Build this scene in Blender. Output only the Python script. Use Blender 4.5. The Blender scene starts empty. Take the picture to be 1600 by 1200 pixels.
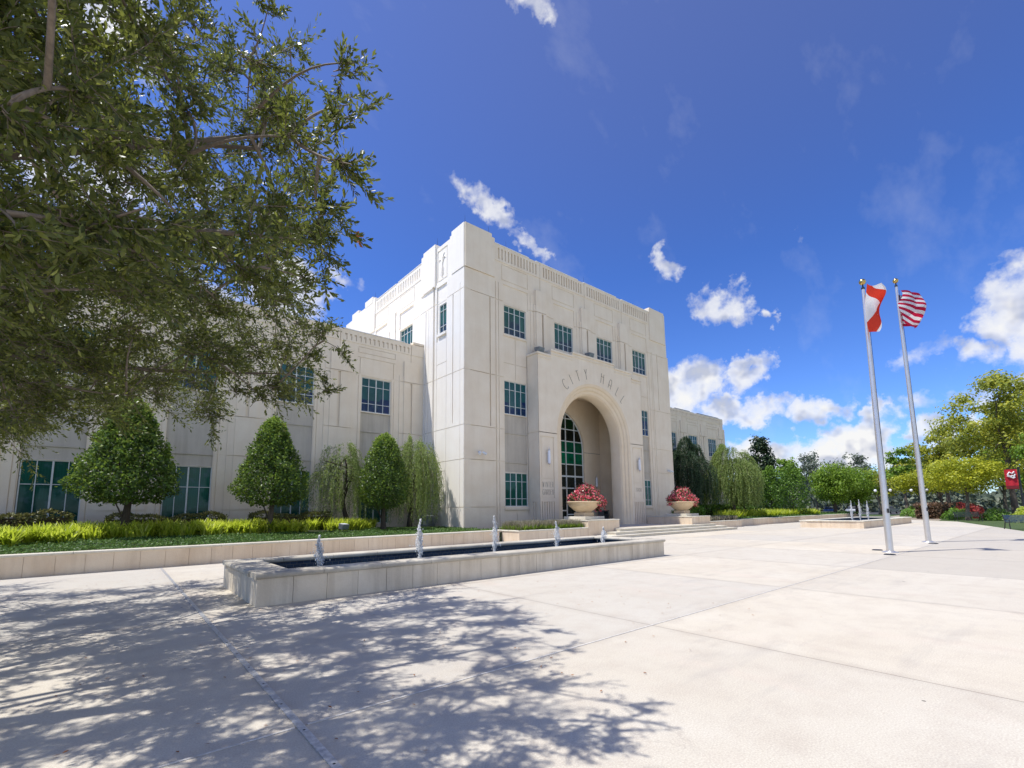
import bpy, bmesh, math, random
import numpy as np
from mathutils import Vector, Matrix
random.seed(7); RS = np.random.RandomState(11)
sc = bpy.context.scene
COL = sc.collection
PI = math.pi
rad = math.radians

# ------------------------------------------------------------------ node / material helpers
def newmat(name):
    m = bpy.data.materials.new(name); m.use_nodes = True
    nt = m.node_tree; nt.nodes.clear()
    out = nt.nodes.new('ShaderNodeOutputMaterial')
    b = nt.nodes.new('ShaderNodeBsdfPrincipled')
    nt.links.new(b.outputs[0], out.inputs[0])
    return m, nt, b, out
def nd(nt, t, ins=None, **kw):
    n = nt.nodes.new(t)
    for k, v in kw.items(): setattr(n, k, v)
    if ins:
        for k, v in ins.items():
            s = n.inputs[k]
            if hasattr(v, 'is_output') or isinstance(v, bpy.types.NodeSocket): nt.links.new(v, s)
            else: s.default_value = v
    return n
def mth(nt, op, a, b=0.0, c=0.0):
    return nd(nt, 'ShaderNodeMath', {0: a, 1: b, 2: c}, operation=op).outputs[0]
def ramp(nt, fac, stops):
    r = nd(nt, 'ShaderNodeValToRGB', {0: fac})
    e = r.color_ramp.elements
    while len(e) < len(stops): e.new(0.5)
    for i, (p, c) in enumerate(stops):
        e[i].position = p; e[i].color = (c[0], c[1], c[2], 1) if not isinstance(c, float) else (c, c, c, 1)
    return r.outputs[0]
def mixc(nt, fac, a, b, mode='MIX'):
    n = nt.nodes.new('ShaderNodeMix'); n.data_type = 'RGBA'; n.blend_type = mode
    for idx, v in ((0, fac), (6, a), (7, b)):
        s = n.inputs[idx]
        if isinstance(v, bpy.types.NodeSocket): nt.links.new(v, s)
        else: s.default_value = v if idx == 0 else (v[0], v[1], v[2], 1)
    return n.outputs[2]
def objco(nt):
    return nd(nt, 'ShaderNodeNewGeometry').outputs['Position']
def noise(nt, vec, scale, detail=4, rough=0.55, out='Fac'):
    return nd(nt, 'ShaderNodeTexNoise', {'Vector': vec, 'Scale': scale, 'Detail': detail, 'Roughness': rough}).outputs[out]
def scalev(nt, vec, s):
    return nd(nt, 'ShaderNodeMapping', {'Vector': vec, 'Scale': s}).outputs[0]
def bump(nt, h, strength, dist):
    return nd(nt, 'ShaderNodeBump', {'Height': h, 'Strength': strength, 'Distance': dist}).outputs[0]

def stone_mat(name, c0, c1, streak=0.25, bmp=0.3, rough=0.9, warmth=None, fine=60, basedirt=None):
    m, nt, b, out = newmat(name)
    p = objco(nt)
    n1 = noise(nt, p, 0.9, 5, .6)
    n2 = noise(nt, scalev(nt, p, (2.2, 2.2, 0.16)), 1.6, 5, .62)      # rain streaks run down
    n3 = noise(nt, p, fine, 3, .6)
    c = mixc(nt, ramp(nt, n1, [(.35, 0.), (.68, 1.)]), c0, c1)
    c = mixc(nt, mth(nt, 'MULTIPLY', ramp(nt, n2, [(.45, 0.), (.75, 1.)]), streak), c, (c0[0]*.62, c0[1]*.60, c0[2]*.57))
    c = mixc(nt, .10, c, mixc(nt, n3, (0, 0, 0), (1, 1, 1)), 'OVERLAY')
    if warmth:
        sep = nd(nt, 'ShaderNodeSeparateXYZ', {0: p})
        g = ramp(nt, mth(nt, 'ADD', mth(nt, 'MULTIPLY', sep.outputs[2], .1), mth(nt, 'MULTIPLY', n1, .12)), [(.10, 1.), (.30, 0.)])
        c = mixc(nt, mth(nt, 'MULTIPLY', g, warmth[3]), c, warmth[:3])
    nt.links.new(c, b.inputs['Base Color'])
    b.inputs['Roughness'].default_value = rough
    b.inputs['Specular IOR Level'].default_value = .25
    h = mth(nt, 'ADD', mth(nt, 'MULTIPLY', n3, .5), noise(nt, p, 9, 4, .6))
    nt.links.new(bump(nt, h, bmp, .01), b.inputs['Normal'])
    return m
def plain_mat(name, c, rough=.5, metal=0., var=.15, scale=8, bmp=0., spec=.5):
    m, nt, b, out = newmat(name)
    p = objco(nt); n = noise(nt, p, scale, 4, .6)
    cc = mixc(nt, ramp(nt, n, [(.3, 0.), (.7, 1.)]), [x*(1-var) for x in c], [min(1, x*(1+var)) for x in c])
    nt.links.new(cc, b.inputs['Base Color'])
    b.inputs['Roughness'].default_value = rough; b.inputs['Metallic'].default_value = metal
    b.inputs['Specular IOR Level'].default_value = spec
    if bmp: nt.links.new(bump(nt, n, bmp, .01), b.inputs['Normal'])
    return m
def leaf_mat(name, dark, mid, light, trans=.35, rough=.45, spec=.5, tcol=None, clump=.6):
    """dark->mid->light picked by a per-leaf attribute (random, often with height or depth) plus clump-scale noise"""
    m, nt, b, out = newmat(name)
    a = nd(nt, 'ShaderNodeAttribute', attribute_name='rnd').outputs['Fac']
    n = noise(nt, objco(nt), clump, 3, .6)
    f = mth(nt, 'ADD', mth(nt, 'MULTIPLY', a, .65), mth(nt, 'MULTIPLY', n, .35))
    c = ramp(nt, f, [(.15, dark), (.5, mid), (.85, light)])
    nt.links.new(c, b.inputs['Base Color'])
    b.inputs['Roughness'].default_value = rough; b.inputs['Specular IOR Level'].default_value = spec
    t = nd(nt, 'ShaderNodeBsdfTranslucent')
    tc = mixc(nt, .5, c, tcol or light)
    nt.links.new(tc, t.inputs[0])
    mx = nd(nt, 'ShaderNodeMixShader', {0: trans, 1: b.outputs[0], 2: t.outputs[0]})
    nt.links.new(mx.outputs[0], out.inputs[0])
    return m

M = {}
M['stucco_sun_painted'] = stone_mat('stucco_cream_sun_painted', (.90, .84, .74), (.93, .88, .79), streak=.10, warmth=(.86, .70, .56, .4), fine=45)  # paler copy of the front stucco, sunlight painted into its colour
M['stucco'] = stone_mat('stucco_cream', (.80, .69, .53), (.86, .765, .61), streak=.13, warmth=(.66, .53, .42, .5), fine=45)  # copy for the shaded front and wings, darkened to paint in their shade
M['stucco_grey'] = stone_mat('stucco_grey', (.50, .455, .375), (.56, .515, .43), streak=.45, fine=45)
M['stucco_warm'] = stone_mat('stucco_warm', (.78, .64, .45), (.83, .70, .52), streak=.12, fine=40)  # warmer copy, sunlight bounced into the arch is put in its colour
M['precast'] = stone_mat('planter_precast', (.72, .57, .41), (.80, .67, .51), streak=.4, fine=35, bmp=.4)
M['precast_grey'] = stone_mat('fountain_precast', (.64, .56, .44), (.76, .68, .55), streak=.75, fine=35, bmp=.45)
M['coping'] = stone_mat('coping_precast', (.60, .55, .44), (.72, .67, .56), streak=.2, fine=30, bmp=.35)
M['coping_old'] = stone_mat('coping_weathered', (.42, .38, .31), (.62, .57, .47), streak=.3, fine=24, bmp=.6)
M['frame'] = plain_mat('window_frame_paint', (.62, .66, .64), .45, 0, .06)
M['cap'] = plain_mat('parapet_flashing', (.82, .82, .80), .4, .0, .05)
M['capdark'] = plain_mat('parapet_flashing_edge', (.06, .06, .07), .5, .3, .1)
M['line'] = plain_mat('incised_letter', (.30, .26, .21), .8)
M['alum'] = plain_mat('brushed_aluminium', (.66, .64, .62), .36, .75, .06, 3)
M['gold'] = plain_mat('gilded_ball', (.62, .45, .16), .25, 1., .1)
M['steel'] = plain_mat('strip_metal', (.55, .55, .55), .45, .6, .25, 25, .2)
M['dark'] = plain_mat('dark_metal', (.03, .032, .035), .45, .4, .2)
M['bluegrey'] = plain_mat('bench_paint_blue', (.035, .06, .12), .4, .2, .2)
M['greenblack'] = plain_mat('bench_paint_green', (.03, .045, .035), .4, .2, .2)
M['floodgrey'] = plain_mat('floodlight_housing', (.22, .24, .26), .4, .5, .2)
M['white'] = plain_mat('white_plastic', (.8, .8, .78), .35)
M['bin'] = plain_mat('bin_grey', (.12, .13, .14), .5, .2)
M['bark'] = stone_mat('oak_bark', (.10, .08, .06), (.20, .165, .13), .5, .9, .9, fine=40)
M['twig'] = plain_mat('twig_bark', (.19, .15, .11), .8, 0, .3, 30)
M['barkdark'] = stone_mat('dark_bark', (.05, .04, .03), (.11, .09, .07), .5, .9, .9, fine=40)
M['mulch'] = stone_mat('mulch', (.05, .035, .022), (.10, .075, .05), 0, 1., 1., fine=30)
M['urn'] = stone_mat('urn_cast_stone', (.62, .46, .28), (.74, .58, .38), .15, .3, .8, fine=50)
M['black'] = plain_mat('black_rubber', (.015, .015, .016), .7)

# lamp glass
m, nt, b, out = newmat('lamp_opal_glass'); b.inputs['Base Color'].default_value = (.85, .87, .9, 1); b.inputs['Roughness'].default_value = .25; M['opal'] = m
n = noise(nt, objco(nt), 20); nt.links.new(mixc(nt, n, (.78, .80, .84), (.9, .91, .93)), b.inputs['Base Color'])

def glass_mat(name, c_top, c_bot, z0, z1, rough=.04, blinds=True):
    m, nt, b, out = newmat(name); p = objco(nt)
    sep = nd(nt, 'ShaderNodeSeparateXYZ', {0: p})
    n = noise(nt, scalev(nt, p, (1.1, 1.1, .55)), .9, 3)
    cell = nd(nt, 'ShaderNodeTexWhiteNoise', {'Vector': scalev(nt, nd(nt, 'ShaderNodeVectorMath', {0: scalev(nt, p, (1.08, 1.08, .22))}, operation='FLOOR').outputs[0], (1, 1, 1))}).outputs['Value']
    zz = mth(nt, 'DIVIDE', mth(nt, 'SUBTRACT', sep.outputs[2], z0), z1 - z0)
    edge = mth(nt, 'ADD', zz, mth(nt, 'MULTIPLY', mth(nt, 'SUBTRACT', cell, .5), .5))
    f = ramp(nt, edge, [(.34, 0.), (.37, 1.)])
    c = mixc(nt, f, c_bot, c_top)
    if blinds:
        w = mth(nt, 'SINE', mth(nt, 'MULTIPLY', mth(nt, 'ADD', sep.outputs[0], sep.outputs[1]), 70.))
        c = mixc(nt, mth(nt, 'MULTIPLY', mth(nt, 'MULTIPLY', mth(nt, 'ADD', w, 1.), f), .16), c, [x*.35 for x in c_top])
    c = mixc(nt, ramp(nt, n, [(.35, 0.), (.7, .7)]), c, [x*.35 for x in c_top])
    tr_ = noise(nt, p, 3.1, 6, .7); c = mixc(nt, ramp(nt, tr_, [(.52, 0.), (.62, .5)]), c, (.05, .11, .13))  # blotches imitating tree reflections, painted into the pane colour
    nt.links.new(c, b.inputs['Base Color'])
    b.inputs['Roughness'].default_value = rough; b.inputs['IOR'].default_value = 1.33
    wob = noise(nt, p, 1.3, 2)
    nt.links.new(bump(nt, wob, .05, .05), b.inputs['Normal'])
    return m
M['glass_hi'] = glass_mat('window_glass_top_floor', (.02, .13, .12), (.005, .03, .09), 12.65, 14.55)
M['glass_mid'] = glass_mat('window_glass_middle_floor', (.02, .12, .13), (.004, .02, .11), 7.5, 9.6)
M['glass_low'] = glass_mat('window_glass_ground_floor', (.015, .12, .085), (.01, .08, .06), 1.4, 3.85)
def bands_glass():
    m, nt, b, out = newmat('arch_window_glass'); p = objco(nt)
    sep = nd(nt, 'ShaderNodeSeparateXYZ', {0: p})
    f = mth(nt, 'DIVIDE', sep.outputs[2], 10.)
    r = ramp(nt, f, [(0., (.02, .025, .02)), (.40, (.03, .035, .025)), (.504, (.0, .15, .07)), (.60, (.0, .10, .05)), (.683, (.004, .008, .006)), (.776, (.003, .03, .01)), (.862, (.004, .006, .006))])  # lit look of the green rows is painted in as colour bands
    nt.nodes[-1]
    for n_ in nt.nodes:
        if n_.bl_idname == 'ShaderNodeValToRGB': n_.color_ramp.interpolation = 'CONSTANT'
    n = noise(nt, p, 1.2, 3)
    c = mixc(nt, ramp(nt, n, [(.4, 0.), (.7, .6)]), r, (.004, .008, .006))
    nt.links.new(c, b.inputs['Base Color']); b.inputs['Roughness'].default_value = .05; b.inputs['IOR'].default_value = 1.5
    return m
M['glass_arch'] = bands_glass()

# concrete plaza
def plaza_mat():
    m, nt, b, out = newmat('plaza_concrete'); p = objco(nt)
    sep = nd(nt, 'ShaderNodeSeparateXYZ', {0: p}); X, Y = sep.outputs[0], sep.outputs[1]
    def joint(v, off, step, w):
        q = mth(nt, 'DIVIDE', mth(nt, 'SUBTRACT', v, off), step)
        fr = mth(nt, 'ABSOLUTE', mth(nt, 'SUBTRACT', q, mth(nt, 'ROUND', q)))
        return mth(nt, 'LESS_THAN', fr, w / step), mth(nt, 'FLOOR', q), fr
    jx, ix, frx = joint(X, 1.19, 4.6, .010)
    jy, iy, fry = joint(Y, 3.91, 4.85, .010)
    cell = nd(nt, 'ShaderNodeTexWhiteNoise', {'Vector': nd(nt, 'ShaderNodeCombineXYZ', {0: ix, 1: iy}).outputs[0]}).outputs['Value']
    n1 = noise(nt, p, .35, 5, .6); n2 = noise(nt, p, 2.3, 5, .65); n3 = noise(nt, p, 75, 3, .75); n4 = noise(nt, scalev(nt, p, (1, .25, 1)), 1.1, 4, .6)
    c = mixc(nt, ramp(nt, n1, [(.35, 0.), (.65, 1.)]), (.575, .51, .405), (.62, .565, .465))
    c = mixc(nt, mth(nt, 'MULTIPLY', cell, .75), c, (.47, .45, .41))
    c = mixc(nt, ramp(nt, n2, [(.45, 0.), (.75, .5)]), c, (.46, .395, .325))
    c = mixc(nt, ramp(nt, n4, [(.56, 0.), (.75, .3)]), c, (.62, .50, .41))
    c = mixc(nt, .55, c, mixc(nt, n3, (.0, .0, .0), (1, 1, 1)), 'OVERLAY')
    n5 = noise(nt, scalev(nt, p, (.35, 1.6, 1)), .8, 6, .7)
    c = mixc(nt, ramp(nt, n5, [(.55, 0.), (.72, .4)]), c, (.36, .33, .30))
    gz = mth(nt, 'MULTIPLY', mth(nt, 'LESS_THAN', Y, 3.9), mth(nt, 'MULTIPLY', mth(nt, 'GREATER_THAN', X, 14.99), mth(nt, 'LESS_THAN', X, 60.)))
    c = mixc(nt, mth(nt, 'MULTIPLY', gz, .6), c, (.445, .405, .345))
    dk = nd(nt, 'ShaderNodeTexVoronoi', {'Vector': p, 'Scale': 1.1}).outputs['Distance']
    c = mixc(nt, mth(nt, 'MULTIPLY', mth(nt, 'LESS_THAN', dk, .03), .75), c, (.06, .05, .045))
    ve = nd(nt, 'ShaderNodeTexVoronoi', {'Vector': nd(nt, 'ShaderNodeVectorMath', {0: p, 1: nd(nt, 'ShaderNodeTexNoise', {'Vector': p, 'Scale': 2.5, 'Detail': 4.}).outputs['Color']}, operation='ADD').outputs[0], 'Scale': .23}, feature='DISTANCE_TO_EDGE').outputs['Distance']
    c = mixc(nt, mth(nt, 'MULTIPLY', mth(nt, 'LESS_THAN', ve, .0022), ramp(nt, n1, [(.52, 0.), (.6, .22)])), c, (.30, .26, .22))
    edge = mth(nt, 'MAXIMUM', ramp(nt, mth(nt, 'MULTIPLY', frx, 4.6), [(.0, 1.), (.18, 0.)]), ramp(nt, mth(nt, 'MULTIPLY', fry, 4.85), [(.0, 1.), (.18, 0.)]))
    c = mixc(nt, mth(nt, 'MULTIPLY', mth(nt, 'MULTIPLY', edge, n2), .35), c, (.30, .25, .21))
    j = mth(nt, 'MAXIMUM', jx, jy)
    c = mixc(nt, mth(nt, 'MULTIPLY', j, .6), c, (.22, .18, .15))
    nt.links.new(c, b.inputs['Base Color']); b.inputs['Roughness'].default_value = .92; b.inputs['Specular IOR Level'].default_value = .2
    h = mth(nt, 'SUBTRACT', mth(nt, 'ADD', mth(nt, 'MULTIPLY', n3, .35), n2), mth(nt, 'MULTIPLY', j, 1.5))
    nt.links.new(bump(nt, h, .35, .006), b.inputs['Normal'])
    return m
M['plaza'] = plaza_mat()
def grass_ground(name, c0, c1):
    m, nt, b, out = newmat(name); p = objco(nt)
    n = noise(nt, p, 1.2, 6, .7); n2 = noise(nt, p, 40, 3, .7)
    c = mixc(nt, ramp(nt, n, [(.3, 0.), (.7, 1.)]), c0, c1)
    c = mixc(nt, .5, c, mixc(nt, n2, (.1, .1, .1), (.9, .9, .9)), 'OVERLAY')
    nt.links.new(c, b.inputs['Base Color']); b.inputs['Roughness'].default_value = .95
    nt.links.new(bump(nt, n2, .8, .05), b.inputs['Normal'])
    return m
M['lawn'] = grass_ground('lawn_ground', (.045, .085, .02), (.09, .13, .035))
M['soil'] = grass_ground('bed_soil', (.03, .045, .015), (.05, .06, .025))
M['path'] = grass_ground('gravel_path', (.26, .21, .16), (.36, .30, .24))
# water
m, nt, b, out = newmat('fountain_water'); p = objco(nt)
b.inputs['Base Color'].default_value = (.015, .045, .09, 1); b.inputs['Roughness'].default_value = .06; b.inputs['IOR'].default_value = 1.33
n1 = noise(nt, p, 6, 4, .6); n2 = noise(nt, p, 24, 3, .6)
nt.links.new(mixc(nt, n1, (.008, .03, .065), (.03, .07, .12)), b.inputs['Base Color'])
nt.links.new(bump(nt, mth(nt, 'ADD', n1, mth(nt, 'MULTIPLY', n2, .4)), .55, .05), b.inputs['Normal']); M['water'] = m
m, nt, b, out = newmat('water_jet'); p = objco(nt)
n = noise(nt, p, 22, 5, .7)
b.inputs['Base Color'].default_value = (.97, .97, .96, 1); b.inputs['Roughness'].default_value = .5
tr = nd(nt, 'ShaderNodeBsdfTransparent'); tl = nd(nt, 'ShaderNodeBsdfTranslucent', {0: (1, 1, .99, 1)})
m1 = nd(nt, 'ShaderNodeMixShader', {0: .4, 1: b.outputs[0], 2: tl.outputs[0]})
m2 = nd(nt, 'ShaderNodeMixShader', {0: ramp(nt, n, [(.40, .22), (.56, .0)]), 1: m1.outputs[0], 2: tr.outputs[0]})
nt.links.new(m2.outputs[0], out.inputs[0]); M['jet'] = m
# navy tile
m, nt, b, out = newmat('navy_pool_tile'); p = objco(nt)
br = nd(nt, 'ShaderNodeTexBrick', {'Vector': nd(nt, 'ShaderNodeMapping', {'Vector': p, 'Rotation': (PI/2, 0, 0)}).outputs[0], 'Color1': (.015, .04, .09, 1), 'Color2': (.03, .07, .14, 1), 'Mortar': (.12, .14, .16, 1), 'Scale': 3.3, 'Mortar Size': .02})
nt.links.new(br.outputs[0], b.inputs['Base Color']); b.inputs['Roughness'].default_value = .2; M['tile'] = m
# leaves
M['oak_leaf'] = leaf_mat('oak_leaf', (.025, .04, .012), (.12, .145, .027), (.42, .43, .10), .45, .38, .5, (.22, .26, .04), 1.2)
M['topiary_leaf'] = leaf_mat('topiary_leaf', (.015, .035, .008), (.085, .17, .026), (.34, .46, .06),   .38, .42, .4, None, 1.4)
M['weep_leaf'] = leaf_mat('weeping_leaf', (.09, .14, .03), (.24, .33, .08), (.44, .52, .17), .42, .5, .4, None, 1.2)
M['weep_leaf_dark'] = leaf_mat('weeping_leaf_dark', (.014, .035, .016), (.035, .075, .028), (.08, .13, .05), .25, .5, .4, None, 1.2)
M['lily_leaf'] = leaf_mat('daylily_leaf', (.16, .26, .02), (.50, .58, .05), (.86, .86, .24), .6, .4, .5, (.6, .7, .05), .8)
M['jasmine_leaf'] = leaf_mat('ground_jasmine_leaf', (.03, .07, .015), (.08, .17, .03), (.22, .33, .08), .25, .5, .3, None, 1.5)
M['hedge_leaf'] = leaf_mat('hedge_leaf', (.05, .065, .015), (.14, .15, .04), (.28, .25, .09), .2, .45, .4, None, 1.5)
M['hedge_green'] = leaf_mat('hedge_leaf_green', (.04, .10, .01), (.11, .22, .02), (.22, .36, .04), .2, .45, .4, None, 1.5)
M['yellow_leaf'] = leaf_mat('yellow_green_leaf', (.09, .14, .01), (.34, .39, .025), (.68, .66, .05), .42, .5, .4, None, .35)
M['green_leaf'] = leaf_mat('fresh_green_leaf', (.04, .09, .008), (.16, .28, .02), (.34, .48, .05), .4, .5, .4, None, .4)
M['mixed_leaf'] = leaf_mat('olive_yellow_leaf', (.06, .10, .015), (.28, .33, .04), (.62, .58, .06), .4, .5, .4, None, .5)
M['magnolia_leaf'] = leaf_mat('magnolia_leaf', (.01, .025, .008), (.025, .05, .016), (.08, .11, .04), .1, .42, .35, None, .6)
M['grey_leaf'] = leaf_mat('grey_green_leaf', (.06, .08, .05), (.14, .17, .11), (.26, .29, .2), .2, .5, .4, None, .4)
M['red_leaf'] = leaf_mat('red_flower', (.06, .05, .02), (.45, .05, .05), (.72, .20, .15), .3, .5, .4, (.9, .1, .1), .8)
M['brown_leaf'] = leaf_mat('reddish_hedge_leaf', (.08, .06, .03), (.22, .13, .08), (.36, .24, .15), .2, .5, .4, None, .6)
M['lavender'] = leaf_mat('dwarf_grass_plume', (.10, .12, .05), (.25, .24, .14), (.45, .38, .34), .25, .6, .3, None, 2.)
M['petal'] = leaf_mat('begonia_petal', (.62, .03, .08), (.90, .13, .18), (.95, .42, .42), .3, .4, .5, (.9, .15, .15), 3.)
M['petal_pale'] = leaf_mat('begonia_petal_pale', (.75, .35, .25), (.85, .55, .42), (.9, .7, .5), .3, .4, .5, None, 3.)
M['begonia_leaf'] = leaf_mat('begonia_leaf', (.03, .03, .01), (.07, .09, .02), (.16, .16, .04), .2, .35, .6, None, 3.)
M['deadleaf'] = leaf_mat('dead_leaf', (.20, .07, .02), (.34, .14, .05), (.45, .2, .08), .3, .6, .3)

# ------------------------------------------------------------------ objects
def tag(o, label=None, cat=None, group=None, kind=None):
    if label: o['label'] = label
    if cat: o['category'] = cat
    if group: o['group'] = group
    if kind: o['kind'] = kind
    return o
def empty(name, loc=(0, 0, 0), label=None, cat=None, group=None, rz=0):
    o = bpy.data.objects.new(name, None); COL.objects.link(o)
    o.location = loc; o.rotation_euler = (0, 0, rz); o.empty_display_size = .3
    return tag(o, label, cat, group)
class MB:
    """collects shapes in WORLD coordinates (or local ones for copied things)"""
    def __init__(s): s.v = []; s.f = []; s.mi = []; s.cur = 0; s.sm = []
    def add(s, vs, fs, smooth=False):
        o = len(s.v); s.v += [tuple(v) for v in vs]
        for f in fs: s.f.append([i + o for i in f]); s.mi.append(s.cur); s.sm.append(smooth)
    def box(s, x0, x1, y0, y1, z0, z1):
        s.add([(x0,y0,z0),(x1,y0,z0),(x1,y1,z0),(x0,y1,z0),(x0,y0,z1),(x1,y0,z1),(x1,y1,z1),(x0,y1,z1)],
              [(0,3,2,1),(4,5,6,7),(0,1,5,4),(1,2,6,5),(2,3,7,6),(3,0,4,7)])
    def prism(s, poly, z0, z1):
        n = len(poly)
        s.add([(x, y, z0) for x, y in poly] + [(x, y, z1) for x, y in poly],
              [list(range(n))[::-1], list(range(n, 2*n))] + [(i, (i+1) % n, n+(i+1) % n, n+i) for i in range(n)])
    def tube(s, pts, rs, n=8, caps=True, smooth=True):
        pts = [Vector(p) for p in pts]
        if not hasattr(rs, '__len__'): rs = [rs]*len(pts)
        vs = []; up = Vector((0, 0, 1)); prev = None
        for i, p in enumerate(pts):
            d = (pts[min(i+1, len(pts)-1)] - pts[max(i-1, 0)])
            if d.length < 1e-9: d = Vector((0, 0, 1))
            d.normalize()
            if prev is None:
                a = up if abs(d.z) < .9 else Vector((1, 0, 0)); e = d.cross(a).normalized()
            else:
                e = (prev - d * prev.dot(d))
                e = e.normalized() if e.length > 1e-6 else d.orthogonal().normalized()
            prev = e; g = d.cross(e)
            for k in range(n):
                t = 2*PI*k/n; vs.append(p + (e*math.cos(t) + g*math.sin(t))*rs[i])
        fs = []
        for i in range(len(pts)-1):
            for k in range(n):
                fs.append((i*n+k, i*n+(k+1) % n, (i+1)*n+(k+1) % n, (i+1)*n+k))
        s.add(vs, fs, smooth)
        if caps: s.add(vs[:n], [list(range(n))[::-1]]); s.add(vs[-n:], [list(range(n))])
    def lathe(s, prof, c=(0, 0, 0), n=24, smooth=True):
        vs = []; m = len(prof)
        for k in range(n):
            t = 2*PI*k/n
            for r, z in prof: vs.append((c[0]+r*math.cos(t), c[1]+r*math.sin(t), c[2]+z))
        fs = []
        for k in range(n):
            for j in range(m-1):
                fs.append((k*m+j, ((k+1) % n)*m+j, ((k+1) % n)*m+j+1, k*m+j+1))
        s.add(vs, fs, smooth)
    def strip(s, rows, closed=False, smooth=False):
        """rows: list of equal-length point lists, quads between them"""
        n = len(rows[0]); vs = [p for r in rows for p in r]; fs = []
        for i in range(len(rows)-1):
            for k in range(n if closed else n-1):
                fs.append((i*n+k, i*n+(k+1) % n, (i+1)*n+(k+1) % n, (i+1)*n+k))
        s.add(vs, fs, smooth)
    def build(s, name, mats, parent=None, origin=None, bevel=0):
        me = bpy.data.meshes.new(name)
        off = Vector(origin) if origin is not None else Vector((0, 0, 0))
        if parent is not None and origin is None: off = parent.matrix_basis.to_translation() if parent.type == 'EMPTY' or True else off
        vs = [(v[0]-off[0], v[1]-off[1], v[2]-off[2]) for v in s.v] if off.length else s.v
        me.from_pydata(vs, [], s.f)
        if not isinstance(mats, (list, tuple)): mats = [mats]
        for mt in mats: me.materials.append(mt)
        if len(mats) > 1: me.polygons.foreach_set('material_index', s.mi)
        me.polygons.foreach_set('use_smooth', s.sm)
        me.update()
        o = bpy.data.objects.new(name, me); COL.objects.link(o)
        if parent is not None: o.parent = parent
        else: o.location = off
        if bevel:
            bv = o.modifiers.new('b', 'BEVEL'); bv.width = bevel; bv.segments = 2; bv.limit_method = 'ANGLE'; bv.angle_limit = rad(40)
        return o
def wpos(o):
    p = Vector(o.location)
    while o.parent: o = o.parent; p = p + Vector(o.location)
    return p
def part(mb, name, mat, parent, bevel=0):
    """mesh built in world coordinates, hung under parent (its thing may sit anywhere)"""
    o = mb.build(name, mat, parent, origin=wpos(parent), bevel=bevel); return o
def thing(mb, name, mat, label, cat, group=None, kind=None, origin=(0, 0, 0), bevel=0):
    o = mb.build(name, mat, None, origin=origin, bevel=bevel); return tag(o, label, cat, group, kind)
def npmesh(name, V, F, mat, parent=None, rnd=None, world=True, smooth=False, idx=None):
    """V (n,3) float, F (m,4) int quads"""
    me = bpy.data.meshes.new(name)
    V = np.asarray(V, np.float32)
    if parent is not None and world: V = V - np.array(wpos(parent), np.float32)
    F = np.asarray(F, np.int32)
    me.vertices.add(len(V)); me.vertices.foreach_set('co', V.ravel())
    me.loops.add(F.size); me.loops.foreach_set('vertex_index', F.ravel())
    me.polygons.add(len(F)); me.polygons.foreach_set('loop_start', np.arange(0, F.size, F.shape[1], dtype=np.int32))
    me.polygons.foreach_set('loop_total', np.full(len(F), F.shape[1], np.int32))
    if smooth: me.polygons.foreach_set('use_smooth', np.ones(len(F), bool))
    mats = mat if isinstance(mat, (list, tuple)) else [mat]
    for mt in mats: me.materials.append(mt)
    if idx is not None: me.polygons.foreach_set('material_index', np.asarray(idx, np.int32))
    if rnd is not None:
        a = me.attributes.new('rnd', 'FLOAT', 'POINT'); a.data.foreach_set('value', np.asarray(rnd, np.float32))
    me.update(); me.validate()
    o = bpy.data.objects.new(name, me); COL.objects.link(o)
    if parent is not None: o.parent = parent
    return o

def unit(a): return a / np.maximum(np.linalg.norm(a, axis=-1, keepdims=True), 1e-9)
def leaves(P, D, N, L, W, fold=.25, hi=False):
    """leaf blades: P base points, D directions, N normals; returns V, F (quads), per-leaf vertex count"""
    n = len(P); D = unit(D); S = unit(np.cross(D, N)); N = np.cross(S, D)
    L = np.broadcast_to(np.asarray(L, float), (n,))[:, None]; W = np.broadcast_to(np.asarray(W, float), (n,))[:, None]
    if hi:
        pts = [P, P+D*L*.3-S*W*.42+N*W*fold, P+D*L*.72-S*W*.45+N*W*fold, P+D*L, P+D*L*.72+S*W*.45+N*W*fold, P+D*L*.3+S*W*.42+N*W*fold]
        V = np.stack(pts, 1).reshape(-1, 3); b = np.arange(n)[:, None]*6
        F = np.concatenate([b+np.array([[0, 1, 2, 3]]), b+np.array([[0, 3, 4, 5]])], 1).reshape(-1, 4); return V, F, 6
    pts = [P, P+D*L*.5-S*W*.5+N*W*fold*.5, P+D*L, P+D*L*.5+S*W*.5+N*W*fold*.5]
    V = np.stack(pts, 1).reshape(-1, 3); b = np.arange(n)[:, None]*4
    return V, (b+np.array([[0, 1, 2, 3]])).reshape(-1, 4), 4
def rdir(n, rs=RS): return unit(rs.normal(size=(n, 3)))
def leafobj(name, P, D, N, L, W, mat, parent=None, fold=.25, hi=False, rnd=None):
    V, F, k = leaves(P, D, N, L, W, fold, hi)
    r = RS.rand(len(P)) if rnd is None else rnd
    return npmesh(name, V, F, mat, parent, np.repeat(r, k))

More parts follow.
